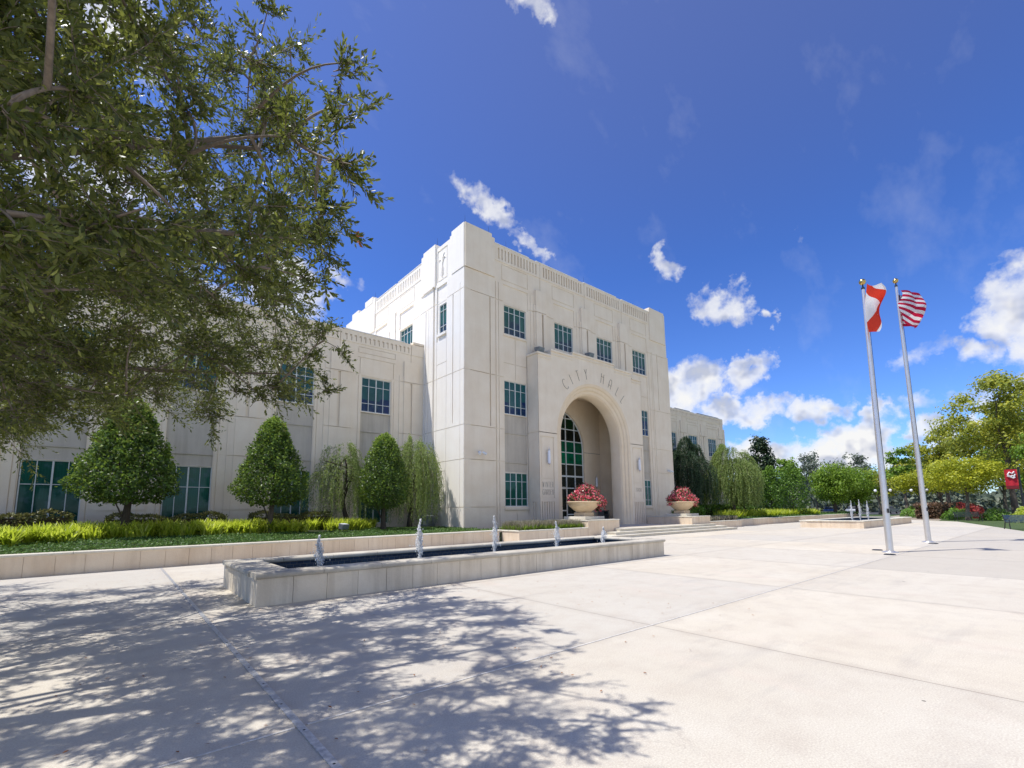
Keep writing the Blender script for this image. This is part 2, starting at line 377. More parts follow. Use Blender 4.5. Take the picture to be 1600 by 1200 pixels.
# ------------------------------------------------------------------ relief walls
VOID, HOLE = -99., -98.
def relief(mb, rects, mapf, void_depth=.5, hole_depth=.16, matf=None):
    """rects painted in order: (s0,s1,z0,z1,offset[,mat]); front faces per cell and real side faces at every step"""
    def uniq(a):
        a = sorted(a); o = [a[0]]
        for x in a[1:]:
            if x - o[-1] > 1e-4: o.append(x)
        return o
    ss = uniq([r[0] for r in rects] + [r[1] for r in rects]); zs = uniq([r[2] for r in rects] + [r[3] for r in rects])
    S, Z = np.array(ss), np.array(zs)
    A = np.full((len(ss)-1, len(zs)-1), VOID); Mi = np.zeros(A.shape, int)
    sm, zm = (S[1:]+S[:-1])/2, (Z[1:]+Z[:-1])/2
    for r in rects:
        i0, i1 = np.searchsorted(sm, r[0]), np.searchsorted(sm, r[1]); j0, j1 = np.searchsorted(zm, r[2]), np.searchsorted(zm, r[3])
        A[i0:i1, j0:j1] = r[4]
        Mi[i0:i1, j0:j1] = r[5] if len(r) > 5 else 0
    dep = lambda a: -void_depth if a == VOID else (-hole_depth if a == HOLE else a)
    ni, nj = A.shape
    for i in range(ni):
        j = 0
        while j < nj:                                  # merge equal cells upward
            k = j
            while k+1 < nj and A[i, k+1] == A[i, j] and Mi[i, k+1] == Mi[i, j]: k += 1
            a = A[i, j]
            if a > -90:
                mb.cur = int(Mi[i, j])
                mb.add([mapf(ss[i], zs[j], a), mapf(ss[i+1], zs[j], a), mapf(ss[i+1], zs[k+1], a), mapf(ss[i], zs[k+1], a)], [(0, 1, 2, 3)])
            j = k+1
    get = lambda i, j: A[i, j] if 0 <= i < ni and 0 <= j < nj else VOID
    for i in range(ni+1):
        j = 0
        while j < nj:
            a, b = get(i-1, j), get(i, j); k = j
            while k+1 < nj and get(i-1, k+1) == a and get(i, k+1) == b: k += 1
            da, db = dep(a), dep(b)
            if abs(da-db) > 1e-6 and not (a < -90 and b < -90):
                mi = Mi[i-1, j] if (da > db and i > 0) else Mi[min(i, ni-1), j]; mb.cur = int(mi)
                mb.add([mapf(ss[i], zs[j], da), mapf(ss[i], zs[j], db), mapf(ss[i], zs[k+1], db), mapf(ss[i], zs[k+1], da)], [(0, 1, 2, 3)])
            j = k+1
    for j in range(nj+1):
        i = 0
        while i < ni:
            a, b = get(i, j-1), get(i, j); k = i
            while k+1 < ni and get(k+1, j-1) == a and get(k+1, j) == b: k += 1
            da, db = dep(a), dep(b)
            if abs(da-db) > 1e-6 and not (a < -90 and b < -90):
                mi = Mi[i, j-1] if (da > db and j > 0) else Mi[i, min(j, nj-1)]; mb.cur = int(mi)
                mb.add([mapf(ss[i], zs[j], da), mapf(ss[k+1], zs[j], da), mapf(ss[k+1], zs[j], db), mapf(ss[i], zs[j], db)], [(0, 1, 2, 3)])
            i = k+1
    mb.cur = 0
G = .04     # groove width
GD = -.038
def hg(R, s0, s1, z, w=G, off=None, d=GD): R.append((s0, s1, z-w/2, z+w/2, d if off is None else off))
def vg(R, s, z0, z1, w=G, d=GD): R.append((s-w/2, s+w/2, z0, z1, d))
def window(parent, mapf, s0, s1, z0, z1, rows, ncol, glass, name='window'):
    """frame with mullions just inside the opening, pane behind; rows = glazing bar heights as fractions"""
    f = MB(); d0, d1 = -.07, -.13
    def fb(a0, a1, b0, b1, dd0=d0, dd1=d1):
        p = [mapf(a, b, d) for d in (dd0, dd1) for a, b in ((a0, b0), (a1, b0), (a1, b1), (a0, b1))]
        f.add(p, [(0,1,2,3),(7,6,5,4),(0,4,5,1),(1,5,6,2),(2,6,7,3),(3,7,4,0)])
    t = .042
    fb(s0, s1, z1-t, z1); fb(s0, s1, z0, z0+t); fb(s0, s0+t, z0+t, z1-t); fb(s1-t, s1, z0+t, z1-t)
    for k in range(1, ncol):
        s = s0+(s1-s0)*k/ncol; w = .030 if (ncol == 4 and k == 2) else .015
        fb(s-w, s+w, z0+t, z1-t, d0-.005)
    for r in rows:
        z = z0+(z1-z0)*r; fb(s0+t, s1-t, z-.015, z+.015, d0-.012, d1-.002)
    fo = part(f, name, M['frame'], parent)
    g = MB(); g.add([mapf(s0+.01, z0+.01, -.12), mapf(s1-.01, z0+.01, -.12), mapf(s1-.01, z1-.01, -.12), mapf(s0+.01, z1-.01, -.12)], [(0, 1, 2, 3)])
    part(g, 'pane', M[glass], fo)
    return fo

hall = empty('city_hall', (25.4, 30, .4), 'cream art deco city hall with deep round entrance arch and lower wings', 'building')

# ---- main block, front wall (plane Y=22)
FY = 22.
fm = lambda s, z, d: (s, FY - d, z)
WC = [18.95, 23.48, 28.0, 32.5]; PC = [21.2, 25.75, 30.27]
R = []
XR = 36.84
R += [(15., XR, .3, 14.85, 0.), (15., 36.66, 14.85, 16.1, 0.), (15., 36.5, 16.1, 18.42, 0.)]
R += [(15., 17.24, 16.1, 18.7, .09), (15., 17.02, 18.7, 18.92, .09), (34.12, 36.5, 15.95, 18.7, .07), (34.2, 36.4, 18.7, 18.86, .07)]
R += [(15., 17.3, .3, 16.08, .03)]
R += [(17.26, 34.1, 17.32, 18.42, .03)]
for a, b in ((17.5, 21.0), (21.45, 25.55), (26.0, 30.05), (30.5, 33.95)):      # fluted frieze
    n = int(round((b-a)/.262)); st = (b-a)/n
    for k in range(n): R.append((a+k*st+.06, a+k*st+.17, 17.48, 18.22, -.06))
for c in PC: vg(R, c+.02, 16.3, 18.42)
for w in WC:
    R.append((w-1.13, w+1.13, 16.13, 17.2, -.03)); R.append((w-1.07, w+1.07, 16.19, 17.14, .0))
    R.append((w-.98, w+1.12, 14.62, 15.9, -.045))
hg(R, 17.3, 34.1, 14.74)
for c in PC:
    R += [(c-.92, c+.80, 11.0, 14.70, .04), (c-.92, c+.80, 14.78, 15.88, .04), (c-.66, c+.52, 11.0, 15.2, .12), (c-.55, c+.42, 11., 16.28, .2)]
    R += [(c-.03, c+.12, 11.0, 14.68, -.02)]
    hg(R, c-.92, c+.8, 14.74, off=.0)
# corner pier verticals and courses
vg(R, 16.88, 6.6, 14.7, .10, -.05); vg(R, 17.36, .5, 15.9); vg(R, 17.58, .5, 15.9); vg(R, 16.4+.9, .5, 15.9, .03)
vg(R, 34.35, .5, 14.9); vg(R, 34.15, .5, 14.9); vg(R, 35.1, 9.9, 14.85, .10, -.05); vg(R, 33.75, .5, 14.9)
for z in (14.74, 9.79, 6.5, 4.51, 1.77): hg(R, 15., 17.98, z); hg(R, 33.6, XR, z)
hg(R, 17.3, 18.0, 9.79)
hg(R, 15., 17.24, 16.09, .03, 0.)
# bays with windows one above another
for w, sides in ((WC[0], 1), (WC[3], 1)):
    R += [(w-.97, w+.97, 1.3, 12.7, -.03)]
    R += [(w-.93, w+.93, 3.9, 7.46, -.11, 1)]
    for z in (6.32, 4.5): R.append((w-.93, w+.93, z-.04, z+.04, -.06, 1))
    vg(R, w, 9.75, 12.5, .03, -.06); hg(R, w-.95, w+.95, 10.75, .03, d=-.06)
    vg(R, w, .6, 1.6, .03, -.06)
    R += [(w-1.0, w+1.0, 1.60, 1.74, .06), (w-.98, w+.98, 12.5, 12.62, .03)]
    R += [(w-.93, w+.93, 7.5, 9.62, HOLE), (w-.93, w+.93, 1.80, 3.86, HOLE)]
for w in WC: R.append((w-.93, w+.93, 12.66, 14.56, HOLE)); R.append((w-.99, w+.99, 12.52, 12.63, .04))
R += [(20.3, 30.65, .3, 11.2, VOID)]
mb = MB(); relief(mb, R, fm, void_depth=.45)
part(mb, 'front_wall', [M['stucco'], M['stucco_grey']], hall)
for w in WC: window(hall, fm, w-.93, w+.93, 12.66, 14.56, (.24, .78), 4, 'glass_hi')
for w in (WC[0], WC[3]):
    window(hall, fm, w-.93, w+.93, 7.5, 9.62, (.25, .74), 4, 'glass_mid')
    window(hall, fm, w-.93, w+.93, 1.80, 3.86, (.23, .74), 4, 'glass_low')

# ---- main block, side wall (plane X=15, faces -X)
sm_ = lambda s, z, d: (15. - d, s, z)
R = []
R += [(22., 41., .3, 18.42, 0.), (22., 23.35, 18.42, 18.92, .06), (23.35, 23.62, 18.42, 18.74, 0.), (23.62, 25.22, 18.42, 18.6, 0.),
      (25.22, 26.75, 18.42, 18.93, .12), (26.75, 27.08, 18.42, 18.74, .08), (34.6, 35.0, 18.42, 18.74, .08), (35.0, 36.5, 18.42, 18.93, .12), (36.5, 38.2, 18.42, 18.6, 0), (38.2, 39.6, 18.42, 18.92, 0.)]
R += [(22., 41, .3, 16.08, .03), (25.22, 27.08, 15.95, 18.42, .08), (25.22, 26.75, 16., 18.42, .12), (34.6, 36.5, 15.95, 18.42, .1), (22., 23.35, 16.1, 18.42, .06)]
R += [(27.08, 34.6, 17.32, 18.42, .03)]
n = 27
for k in range(n):
    a = 27.3+k*(34.4-27.3)/n
    if abs(a-30.75) > .2: R.append((a+.06, a+.17, 17.5, 18.2, -.06))
vg(R, 30.85, 15.9, 18.42)
for c in (29.25, 33.4):
    R.append((c-1.13, c+1.13, 16.13, 17.2, -.03)); R.append((c-1.07, c+1.07, 16.19, 17.14, .0)); R.append((c-1.05, c+1.05, 14.62, 15.9, -.045))
R += [(23.9, 25.1, 16.18, 18.36, -.05), (24.0, 25.0, 16.3, 18.26, -.02), (23.9, 25.1, 12.2, 15.85, -.05)]
hg(R, 22., 27.2, 14.78); hg(R, 27.2, 41, 14.74)
for z in (9.79, 6.5, 4.51, 1.77): hg(R, 22., 27.2, z, off=-.01)
vg(R, 25.42, .5, 16.05, .22, -.14); vg(R, 26.45, .5, 14.7, .08, -.05); vg(R, 23.18, 6.7, 14.74, .10, -.06); vg(R, 22.4, .5, 15.2, .03); vg(R, 23.9, .5, 12.4, .03); vg(R, 25.05, .5, 15.9, .04)
vg(R, 26.1, .5, 14.7, .03); vg(R, 30.9, 12.5, 16., .05); R.append((30.9, 31.6, 12.4, 16.2, .10)); vg(R, 31.9, 12.5, 15., .12, -.06)
hg(R, 23.9, 25.05, 10.7, .03); hg(R, 23.9, 25.05, 3.95, .03)
R += [(24.04, 24.88, 12.72, 14.6, HOLE), (23.96, 24.96, 12.5, 12.66, .10), (28.3, 30.22, 12.7, 14.56, HOLE)]
mb = MB(); relief(mb, R, sm_, void_depth=.45)
part(mb, 'side_wall', [M['stucco_sun_painted'], M['stucco_grey']], hall)
window(hall, sm_, 24.04, 24.88, 12.72, 14.6, (.24, .78), 2, 'glass_hi')
window(hall, sm_, 28.3, 30.22, 12.7, 14.56, (.24, .78), 4, 'glass_hi')
# emblem: palm-like relief in the side panel
mb = MB()
E0 = lambda s, z: (15.0, s, z)
mb.tube([E0(24.5, 16.45), E0(24.5, 17.3), E0(24.52, 17.75)], [.05, .035, .03], 6)
for sg in (-1, 1):
    mb.tube([E0(24.5, 17.3), E0(24.5+sg*.14, 17.62), E0(24.5+sg*.30, 17.72), E0(24.5+sg*.40, 17.6)], [.03, .028, .024, .015], 6)
    mb.tube([E0(24.5, 17.5), E0(24.5+sg*.10, 17.85), E0(24.5+sg*.22, 18.02)], [.03, .024, .015], 6)
    mb.tube([E0(24.5+sg*.13, 16.5), E0(24.5+sg*.10, 17.1)], [.02, .014], 6)
part(mb, 'palm_emblem', M['stucco_sun_painted'], hall)

# masses, roofs, parapet caps
mb = MB()
mb.box(15.3, 36.3, 26., 41., .3, 17.6); mb.box(15.3, 20., 22.4, 26., .3, 17.6); mb.box(31.6, 36.3, 22.4, 26., .3, 17.6); mb.box(20., 31.6, 22.4, 26., 11.0, 17.6)
mb.box(36.2, 36.45, 22.02, 41, 14.86, 18.42); mb.box(36.45, 36.82, 22.02, 41, .3, 14.84)
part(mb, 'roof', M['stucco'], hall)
def pc(*q): mb = MB(); mb.box(*q); part(mb, 'parapet_cap', M['cap'], hall)
def pf(*q): mb = MB(); mb.box(*q); part(mb, 'parapet_flashing', M['capdark'], hall)
for a, b in ((17.3, 20.2), (20.85, 25.1), (25.7, 29.6), (30.3, 34.1)):
    pc(a, b, FY-.06, FY+.4, 18.425, 18.47); pf(a+.1, b+.1, FY+.1, FY+.35, 18.475, 18.53)
for a, b in ((27.1, 30.6), (30.9, 34.5)):
    pc(14.94, 15.4, a, b, 18.425, 18.47)
WY = 26.7
for a, b in ((2.0, 5.2), (5.5, 9.2), (9.6, 13.6), (-12, 1.7)):
    pc(a, b, WY-.06, WY+.4, 12.345, 12.39); pf(a+.25, b, WY+.12, WY+.38, 12.40, 12.46)
for a, b in ((36.9, 40.5), (41, 45.), (45.3, 49.5), (50., 56.2)):
    pc(a, b, WY-.06, WY+.4, 12.245, 12.29); pf(a+.5, b-.6, WY+.1, WY+.4, 12.30, 12.42)
# lightning rods
for x, y, z in ((15.1, 22.1, 18.92), (16.9, 22.1, 18.92), (15.1, 25.3, 18.93), (15.2, 35.2, 18.93), (36.3, 22.2, 18.86), (18.4, 22.2, 18.5), (26, 22.2, 18.5)):
    mb = MB(); mb.tube([(x, y, z), (x, y, z+.55)], [.012, .004], 5); part(mb, 'lightning_rod', M['dark'], hall)

# ---- wings (plane Y=26.7)
wm = lambda s, z, d: (s, WY - d, z)
def wing(x0, x1, top, wcs, pcs, name, zlow, close_right=False):
    R = [(x0, x1, .3, top, 0.), (x0, x1, 11.62, top, .03)]
    for c in pcs:
        a = c-2.2 if c-2.2 > x0 else x0
        for k in range(15):
            q = c-4.33+k*.289
            if x0+.05 < q < x1-.2: R += [(q, q+.13, 11.98, 12.08, -.05), (q+.08, q+.13, 11.72, 11.98, -.05)]
        if c-.02 > x0: vg(R, c, 11.1, top, .03)
        s = lambda lo, hi, z0, z1, o, *m_: R.append((max(lo, x0), min(hi, x1), z0, z1, o, *m_)) if max(lo, x0) < min(hi, x1) else None
        s(c-.80, c+.80, .4, 10.14, .035); s(c-.50, c+.50, 9.7, 11.1, .09); s(c-.50, c+.5, .4, 9.7, .07); s(c-.07, c+.08, 6.45, 9.7, -.01)
        for z in (9.76, 6.42, 4.42, 1.73): s(c-1.35, c+1.35, z-.016, z+.016, -.01)
        s(c-1.18, c-1.15, .4, 9.7, -.03); s(c+1.15, c+1.18, .4, 9.7, -.03)
    for w in wcs:
        if w-1 < x0 and w+1 < x0: continue
        cl = lambda v: min(max(v, x0+.001), x1-.001)
        R += [(cl(w-1.2), cl(w+1.2), 10.79, 10.83, GD), (cl(w+1.06), cl(w+1.10), 9.8, 10.8, GD), (cl(w-1.10), cl(w-1.06), 9.8, 10.8, GD)]
        R += [(cl(w-1.2), cl(w+1.2), 11.42, 11.45, GD), (cl(w-1.2), cl(w+1.2), 11.08, 11.11, GD), (cl(w+1.17), cl(w+1.2), 11.1, 11.43, GD), (cl(w-1.2), cl(w-1.17), 11.1, 11.43, GD)]
        R += [(cl(w-.99), cl(w+.99), .9, 9.7, -.03), (cl(w-.95), cl(w+.95), 3.84, 7.48, -.12, 1)]
        for z in (6.34, 4.42): R.append((cl(w-.95), cl(w+.95), z-.04, z+.04, -.07, 1))
        if w-.93 > x0: R += [(w-.93, w+.93, 7.52, 9.62, HOLE), (w-.95, w+.95, zlow, 3.82, HOLE)]
        else: R += [(x0+.001, w+.93, 7.52, 9.62, HOLE), (x0+.001, w+.95, zlow, 3.82, HOLE)]
    mb = MB(); relief(mb, R, wm, void_depth=.45)
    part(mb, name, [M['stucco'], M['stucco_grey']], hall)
    for w in wcs:
        a = max(w-.93, x0+.01)
        if w+.9 < x0 + .3: continue
        window(hall, wm, a, w+.93, 7.52, 9.62, (.25, .75), 4 if a == w-.93 else 2, 'glass_mid')
        window(hall, wm, a, w+.95, zlow, 3.82, (.66,), 4 if a == w-.93 else 2, 'glass_low')
wing(-13., 14.99, 12.34, [11.76-4.6*k for k in range(6)], [14.05-4.6*k for k in range(6)], 'wing_wall', .9)
wing(36.86, 56.3, 12.24, [40.4, 44.7, 49.1, 53.5], [38.3, 42.6, 46.95, 51.3, 55.6], 'wing_wall', .9)
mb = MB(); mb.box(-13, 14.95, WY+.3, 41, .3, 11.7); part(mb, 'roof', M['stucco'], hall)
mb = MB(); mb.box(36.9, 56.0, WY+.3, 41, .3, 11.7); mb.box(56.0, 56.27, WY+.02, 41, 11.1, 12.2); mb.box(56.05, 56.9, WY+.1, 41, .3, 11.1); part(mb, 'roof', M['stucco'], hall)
mb = MB(); mb.box(14.2, 14.95, WY, WY+.5, 12.40, 12.55); part(mb, 'roof_scupper', M['stucco'], hall)

# ---- entrance surround with arch
SY, CX0, ZS, RO = 21.0, 25.45, 6.43, 3.9
XL, XRr = 19.92, 31.03
mb = MB()
def top_at(x):
    d = abs(x-(XL+XRr)/2)
    return 12.15 if d < 2.28 else (11.88 if d < 4.35 else 11.48)
pr = lambda s, z, d: (s, SY - d, z)
for sgn, (a, b) in ((-1, (XL, CX0-RO)), (1, (CX0+RO, XRr))):      # piers below the spring line: panel, inscription frame, flutes
    p0, p1 = (20.08, 21.22) if sgn < 0 else (29.62, 30.82)
    R = [(a, b, .3, ZS-.02, 0.), (p0, p1, 2.3, 6.18, -.05), (p0+.07, p1-.07, 2.36, 6.12, -.03), (p0, p1, 3.50, 3.53, -.06)]
    nf = 6; st = (p1-p0+.1)/nf
    for k in range(nf): R.append((p0-.05+k*st+.04, p0-.05+k*st+.13, .45, 2.08, -.07))
    relief(mb, R, pr, void_depth=.0)
NA = 40
ang = [PI*k/NA for k in range(NA+1)]
xs = [CX0 - RO*math.cos(t) for t in ang]
brk = sorted(set([XL, XRr] + xs + [(XL+XRr)/2 + s*d for s in (-1, 1) for d in (2.28, 4.35)]))
for a, b in zip(brk[:-1], brk[1:]):
    mid = (a+b)/2; t = top_at(mid)
    za = ZS + (math.sqrt(max(0, RO**2-(a-CX0)**2)) if abs(mid-CX0) < RO else 0.02)
    zb = ZS + (math.sqrt(max(0, RO**2-(b-CX0)**2)) if abs(mid-CX0) < RO else 0.02)
    mb.add([(a, SY, za), (b, SY, zb), (b, SY, t), (a, SY, t)], [(0, 1, 2, 3)])
    mb.add([(a, SY, t), (b, SY, t), (b, FY+.3, t), (a, FY+.3, t)], [(0, 1, 2, 3)])
for i in range(len(brk)-2):
    t0, t1 = top_at((brk[i]+brk[i+1])/2), top_at((brk[i+1]+brk[i+2])/2)
    if t0 != t1: x = brk[i+1]; mb.add([(x, SY, t0), (x, SY, t1), (x, FY+.3, t1), (x, FY+.3, t0)], [(0, 1, 2, 3)])
# sides of the projection, each with its course line and two flutes
for x, sg in ((XL, -1), (XRr, 1)):
    sd = lambda s, z, d, x=x, sg=sg: (x + sg*d, s, z)
    relief(mb, [(SY, FY+.3, .3, 11.48, 0.), (SY, FY, ZS-.02, ZS+.02, -.03), (21.32, 21.40, .45, 2.08, -.05), (21.55, 21.63, .45, 2.08, -.05)], sd, void_depth=.02)
part(mb, 'arch_surround', M['stucco'], hall)
# cap rail of the surround
mb = MB()
for a, b, z in ((XL-.06, 21.1, 11.48), (21.1, 23.2, 11.88), (23.2, 27.75, 12.15), (27.75, 29.85, 11.88), (29.85, XRr+.06, 11.48)):
    mb.box(a+.002, b-.002, SY-.07, FY-.002, z+.003, z+.12); mb.box(a+.01, b-.01, SY-.035, SY-.003, z-.22, z-.17)
part(mb, 'surround_cap', M['stucco'], hall)
# concentric rolls of the archivolt, swept up both jambs and round the arch
prof = []
for k, (r, y) in enumerate(((3.9, 21.0), (3.66, 21.13), (3.42, 21.26))):
    for q in range(7):
        t = q/6*PI/2
        prof.append((r-.03-.19*math.sin(t), y+.02+.10*(1-math.cos(t)) - .0))
    prof.append((r-.24, y+.13))
prof = [(3.9, 21.0)] + prof + [(3.15, 21.40), (3.15, 22.25)]
rows = []
path = [('j', -1, .42), ('j', -1, ZS)] + [('a', t, 0) for t in ang[1:-1]] + [('j', 1, ZS), ('j', 1, .42)]
for kind, t, z in path:
    rows.append([(CX0 + (t*r if kind == 'j' else -r*math.cos(t)), y, z if kind == 'j' else ZS + r*math.sin(t)) for r, y in prof])
mb = MB(); mb.strip(rows, smooth=True)
part(mb, 'archivolt', M['stucco_warm'], hall)
# porch: back of the front wall, side walls, ceiling, back wall with arched opening, floor
mb = MB(); PB = 24.7; px0, px1, pz = 20.5, 30.3, 10.25
def arch_wall(mb, y, x0, x1, zt, r, zs, cx):
    xs = sorted(set([x0, x1] + [cx - r*math.cos(PI*k/NA) for k in range(NA+1)]))
    for a, b in zip(xs[:-1], xs[1:]):
        mid = (a+b)/2; ins = abs(mid-cx) < r
        za = zs + math.sqrt(max(0, r*r-(a-cx)**2)) if ins else .42; zb = zs + math.sqrt(max(0, r*r-(b-cx)**2)) if ins else .42
        mb.add([(a, y, za), (b, y, zb), (b, y, zt), (a, y, zt)], [(0, 1, 2, 3)])
arch_wall(mb, 22.25, px0, px1, pz, 3.15, ZS, CX0); arch_wall(mb, PB, px0, px1, pz, 2.95, 6.3, 25.4)
rr = [[(25.4-2.95*math.cos(t), y, 6.3+2.95*math.sin(t)) for y in (PB, PB+.3)] for t in ang]
mb.strip([[(22.45, PB, .42), (22.45, PB+.3, .42)]] + rr + [[(28.35, PB, .42), (28.35, PB+.3, .42)]])
for x, sg in ((px0, 1), (px1, -1)):
    sd = lambda s, z, d, x=x, sg=sg: (x + sg*d, s, z)
    R = [(22.25, PB, .42, pz, 0.)]; hg(R, 22.25, PB, 6.05, .03); hg(R, 22.25, PB, 1.8, .03); relief(mb, R, sd, void_depth=.02)
mb.add([(px0, 22.25, pz), (px1, 22.25, pz), (px1, PB, pz), (px0, PB, pz)], [(0, 1, 2, 3)])
part(mb, 'porch_wall', M['stucco_warm'], hall)
for z in (6.03, 1.8): mb = MB(); mb.add([(28.36, PB-.004, z), (30.29, PB-.004, z), (30.29, PB-.004, z+.03), (28.36, PB-.004, z+.03)], [(0, 1, 2, 3)]); part(mb, 'wall_joint', M['bark'], hall)
# great arched window with doors
GY = PB+.16
def garch(x): return 6.3 + math.sqrt(max(0, 2.95**2-(x-25.4)**2))
fr = MB()
for k in (-2, -1, 0, 1, 2):
    x = 25.4+k*.983; w = .035; z0 = .45 if k in (-2, 2) or True else 4.1
    if k == 0: z0 = 3.3
    fr.box(x-w, x+w, GY-.06, GY+.04, z0, garch(x)+.02)
for z in (8.62, 7.76, 6.83, 5.95, 5.04, 4.11):
    hw = 2.95 if z < 6.3 else math.sqrt(2.95**2-(z-6.3)**2)
    t = .035 if z != 4.11 else .06
    fr.box(25.4-hw, 25.4+hw, GY-.055, GY+.035, z-t, z+t)
for a, b in ((22.46, 24.38), (26.42, 28.34)):
    for z in (3.2, 2.2, 1.2, .5): fr.box(a, b, GY-.05, GY+.03, z-.035, z+.035)
arc = [(25.4-2.92*math.cos(t), GY, 6.3+2.92*math.sin(t)) for t in ang]
fr.tube([(22.48, GY, .45)] + arc + [(28.32, GY, .45)], .05, 6, smooth=False)
gf = part(fr, 'arched_window', M['frame'], hall)
g = MB(); g.add([(22.46, GY+.01, .42)] + [(x, GY+.01, z) for x, _, z in arc] + [(28.34, GY+.01, .42)], [list(range(NA+3))]); part(g, 'pane', M['glass_arch'], gf)
for sg in (-1, 1):                                                     # two door leaves
    d = MB(); a, b = sorted((25.4, 25.4+sg*.95)); t = .09
    d.box(a, a+t, GY-.09, GY-.062, .47, 3.28); d.box(b-t, b, GY-.09, GY-.062, .47, 3.28); d.box(a+t, b-t, GY-.09, GY-.062, 3.12, 3.28); d.box(a+t, b-t, GY-.09, GY-.062, .47, .72); d.box(a+t, b-t, GY-.09, GY-.062, 1.45, 1.55)
    do = part(d, 'door', M['alum'], hall)
    h = MB(); h.tube([(25.4+sg*.12, GY-.15, 1.2), (25.4+sg*.12, GY-.15, 1.9)], .018, 8); h.tube([(25.4+sg*.12, GY-.15, 1.25), (25.4+sg*.12, GY-.09, 1.25)], .012, 6); h.tube([(25.4+sg*.12, GY-.15, 1.85), (25.4+sg*.12, GY-.09, 1.85)], .012, 6)
    part(h, 'handle', M['alum'], do)

# ---- lettering: thin single-stroke art deco letters
GL = {
 'C': [[(.95, .88), (.75, 1.), (.4, 1.), (.12, .8), (0, .5), (.12, .2), (.4, 0), (.75, 0), (.95, .12)]],
 'I': [[(.5, 0), (.5, 1)]], 'T': [[(.5, 0), (.5, 1)], [(.15, 1), (.85, 1)]],
 'Y': [[(.5, 0), (.5, .55)], [(.5, .55), (.15, 1)], [(.5, .55), (.85, 1)]],
 'H': [[(.1, 0), (.1, 1)], [(.9, 0), (.9, 1)], [(.1, .68), (.9, .68)]],
 'A': [[(.1, 0), (.1, .75), (.3, 1), (.7, 1), (.9, .75), (.9, 0)], [(.1, .35), (.9, .35)]],
 'L': [[(.3, 1), (.3, 0), (.8, 0)]],
 'W': [[(0, 1), (.22, 0), (.5, .85), (.78, 0), (1, 1)]], 'N': [[(.08, 0), (.08, 1), (.92, 0), (.92, 1)]],
 'E': [[(.9, 1), (.15, 1), (.15, 0), (.9, 0)], [(.15, .62), (.8, .62)]],
 'R': [[(.12, 0), (.12, 1), (.7, 1), (.9, .84), (.9, .64), (.7, .5), (.12, .5)], [(.55, .5), (.92, 0)]],
 'G': [[(.95, .86), (.72, 1.), (.38, 1.), (.1, .8), (0, .5), (.12, .2), (.4, 0), (.75, 0), (.95, .15), (.95, .45), (.6, .45)]],
 'D': [[(.1, 0), (.1, 1), (.55, 1), (.85, .8), (.95, .5), (.85, .2), (.55, 0), (.1, 0)]],
 '2': [[(.05, .85), (.3, 1), (.7, 1), (.9, .82), (.85, .62), (.05, 0), (.95, 0)]],
 '0': [[(.5, 0), (.15, .15), (0, .5), (.15, .85), (.5, 1), (.85, .85), (1, .5), (.85, .15), (.5, 0)]],
 '8': [[(.5, .54), (.2, .66), (.15, .85), (.5, 1), (.85, .85), (.8, .66), (.5, .54), (.1, .36), (.08, .14), (.5, 0), (.92, .14), (.9, .36), (.5, .54)]]}
def glyph(mb, ch, o, ux, uz, w, h, r=.018, y=SY-.012):
    for st in GL[ch]:
        mb.tube([(o[0]+ux[0]*(p[0]-.5)*w+uz[0]*p[1]*h, y, o[1]+ux[1]*(p[0]-.5)*w+uz[1]*p[1]*h) for p in st], r, 5, smooth=False)
for word, al in (('CITY', (131.5, 122.5, 112.5, 101.5)), ('HALL', (79, 67.5, 56, 46))):
    for ch, a in zip(word, al):
        mb = MB(); a = rad(a); uz = (math.cos(a), math.sin(a)); ux = (math.sin(a), -math.cos(a))
        glyph(mb, ch, (CX0+4.22*uz[0], ZS+4.22*uz[1]), ux, uz, .34, .72, .016); part(mb, 'letter', M['line'], hall)
for word, x0, z, w in (('WINTER', 20.17, 2.97, .148), ('GARDEN', 20.17, 2.50, .148), ('2008', 29.80, 2.86, .18)):
    for k, ch in enumerate(word):
        mb = MB(); glyph(mb, ch, (x0+w*(k+.5)*1.12, z), (1, 0), (0, 1), w*.82, .34 if word != '2008' else .27, .0075, SY+.022); part(mb, 'letter' if word != '2008' else 'numeral', M['line'], hall)

# ------------------------------------------------------------------ fittings on the building
def wall_lamp(x, y, z0, z1, label, r=.085):
    t = empty('wall_lamp', (x, y, z0), label, 'lamp', 'tube lamps on the entrance walls')
    mb = MB(); yy = y-.16
    mb.lathe([(0, -.22), (.012, -.2), (.015, -.08), (.05, -.05), (r+.01, -.02), (r+.01, .03), (0, .03)], (x, yy, z0), 12)
    h = z1-z0
    mb.lathe([(0, h-.03), (r+.01, h-.03), (r+.01, h+.02), (.05, h+.06), (.02, h+.1), (.012, h+.24), (0, h+.28)], (x, yy, z0), 12)
    mb.box(x-.03, x+.03, yy, y, z0+.1, z0+.16); mb.box(x-.03, x+.03, yy, y, z1-.16, z1-.1); mb.box(x-.02, x+.02, y-.03, y-.005, z0+.1, z1-.1)
    part(mb, 'bracket', M['alum'], t)
    mb = MB(); mb.lathe([(r, .03), (r, h-.03)], (x, yy, z0), 16); part(mb, 'lamp_tube', M['opal'], t)
wall_lamp(20.63, SY, 4.45, 5.3, 'slim tube wall lamp on the left pier of the arch above WINTER GARDEN')
wall_lamp(30.2, SY, 4.45, 5.3, 'slim tube wall lamp on the right pier of the arch above 2008')
wall_lamp(29.6, PB, 3.35, 4.1, 'slim tube wall lamp inside the shaded porch beside the tall glass')
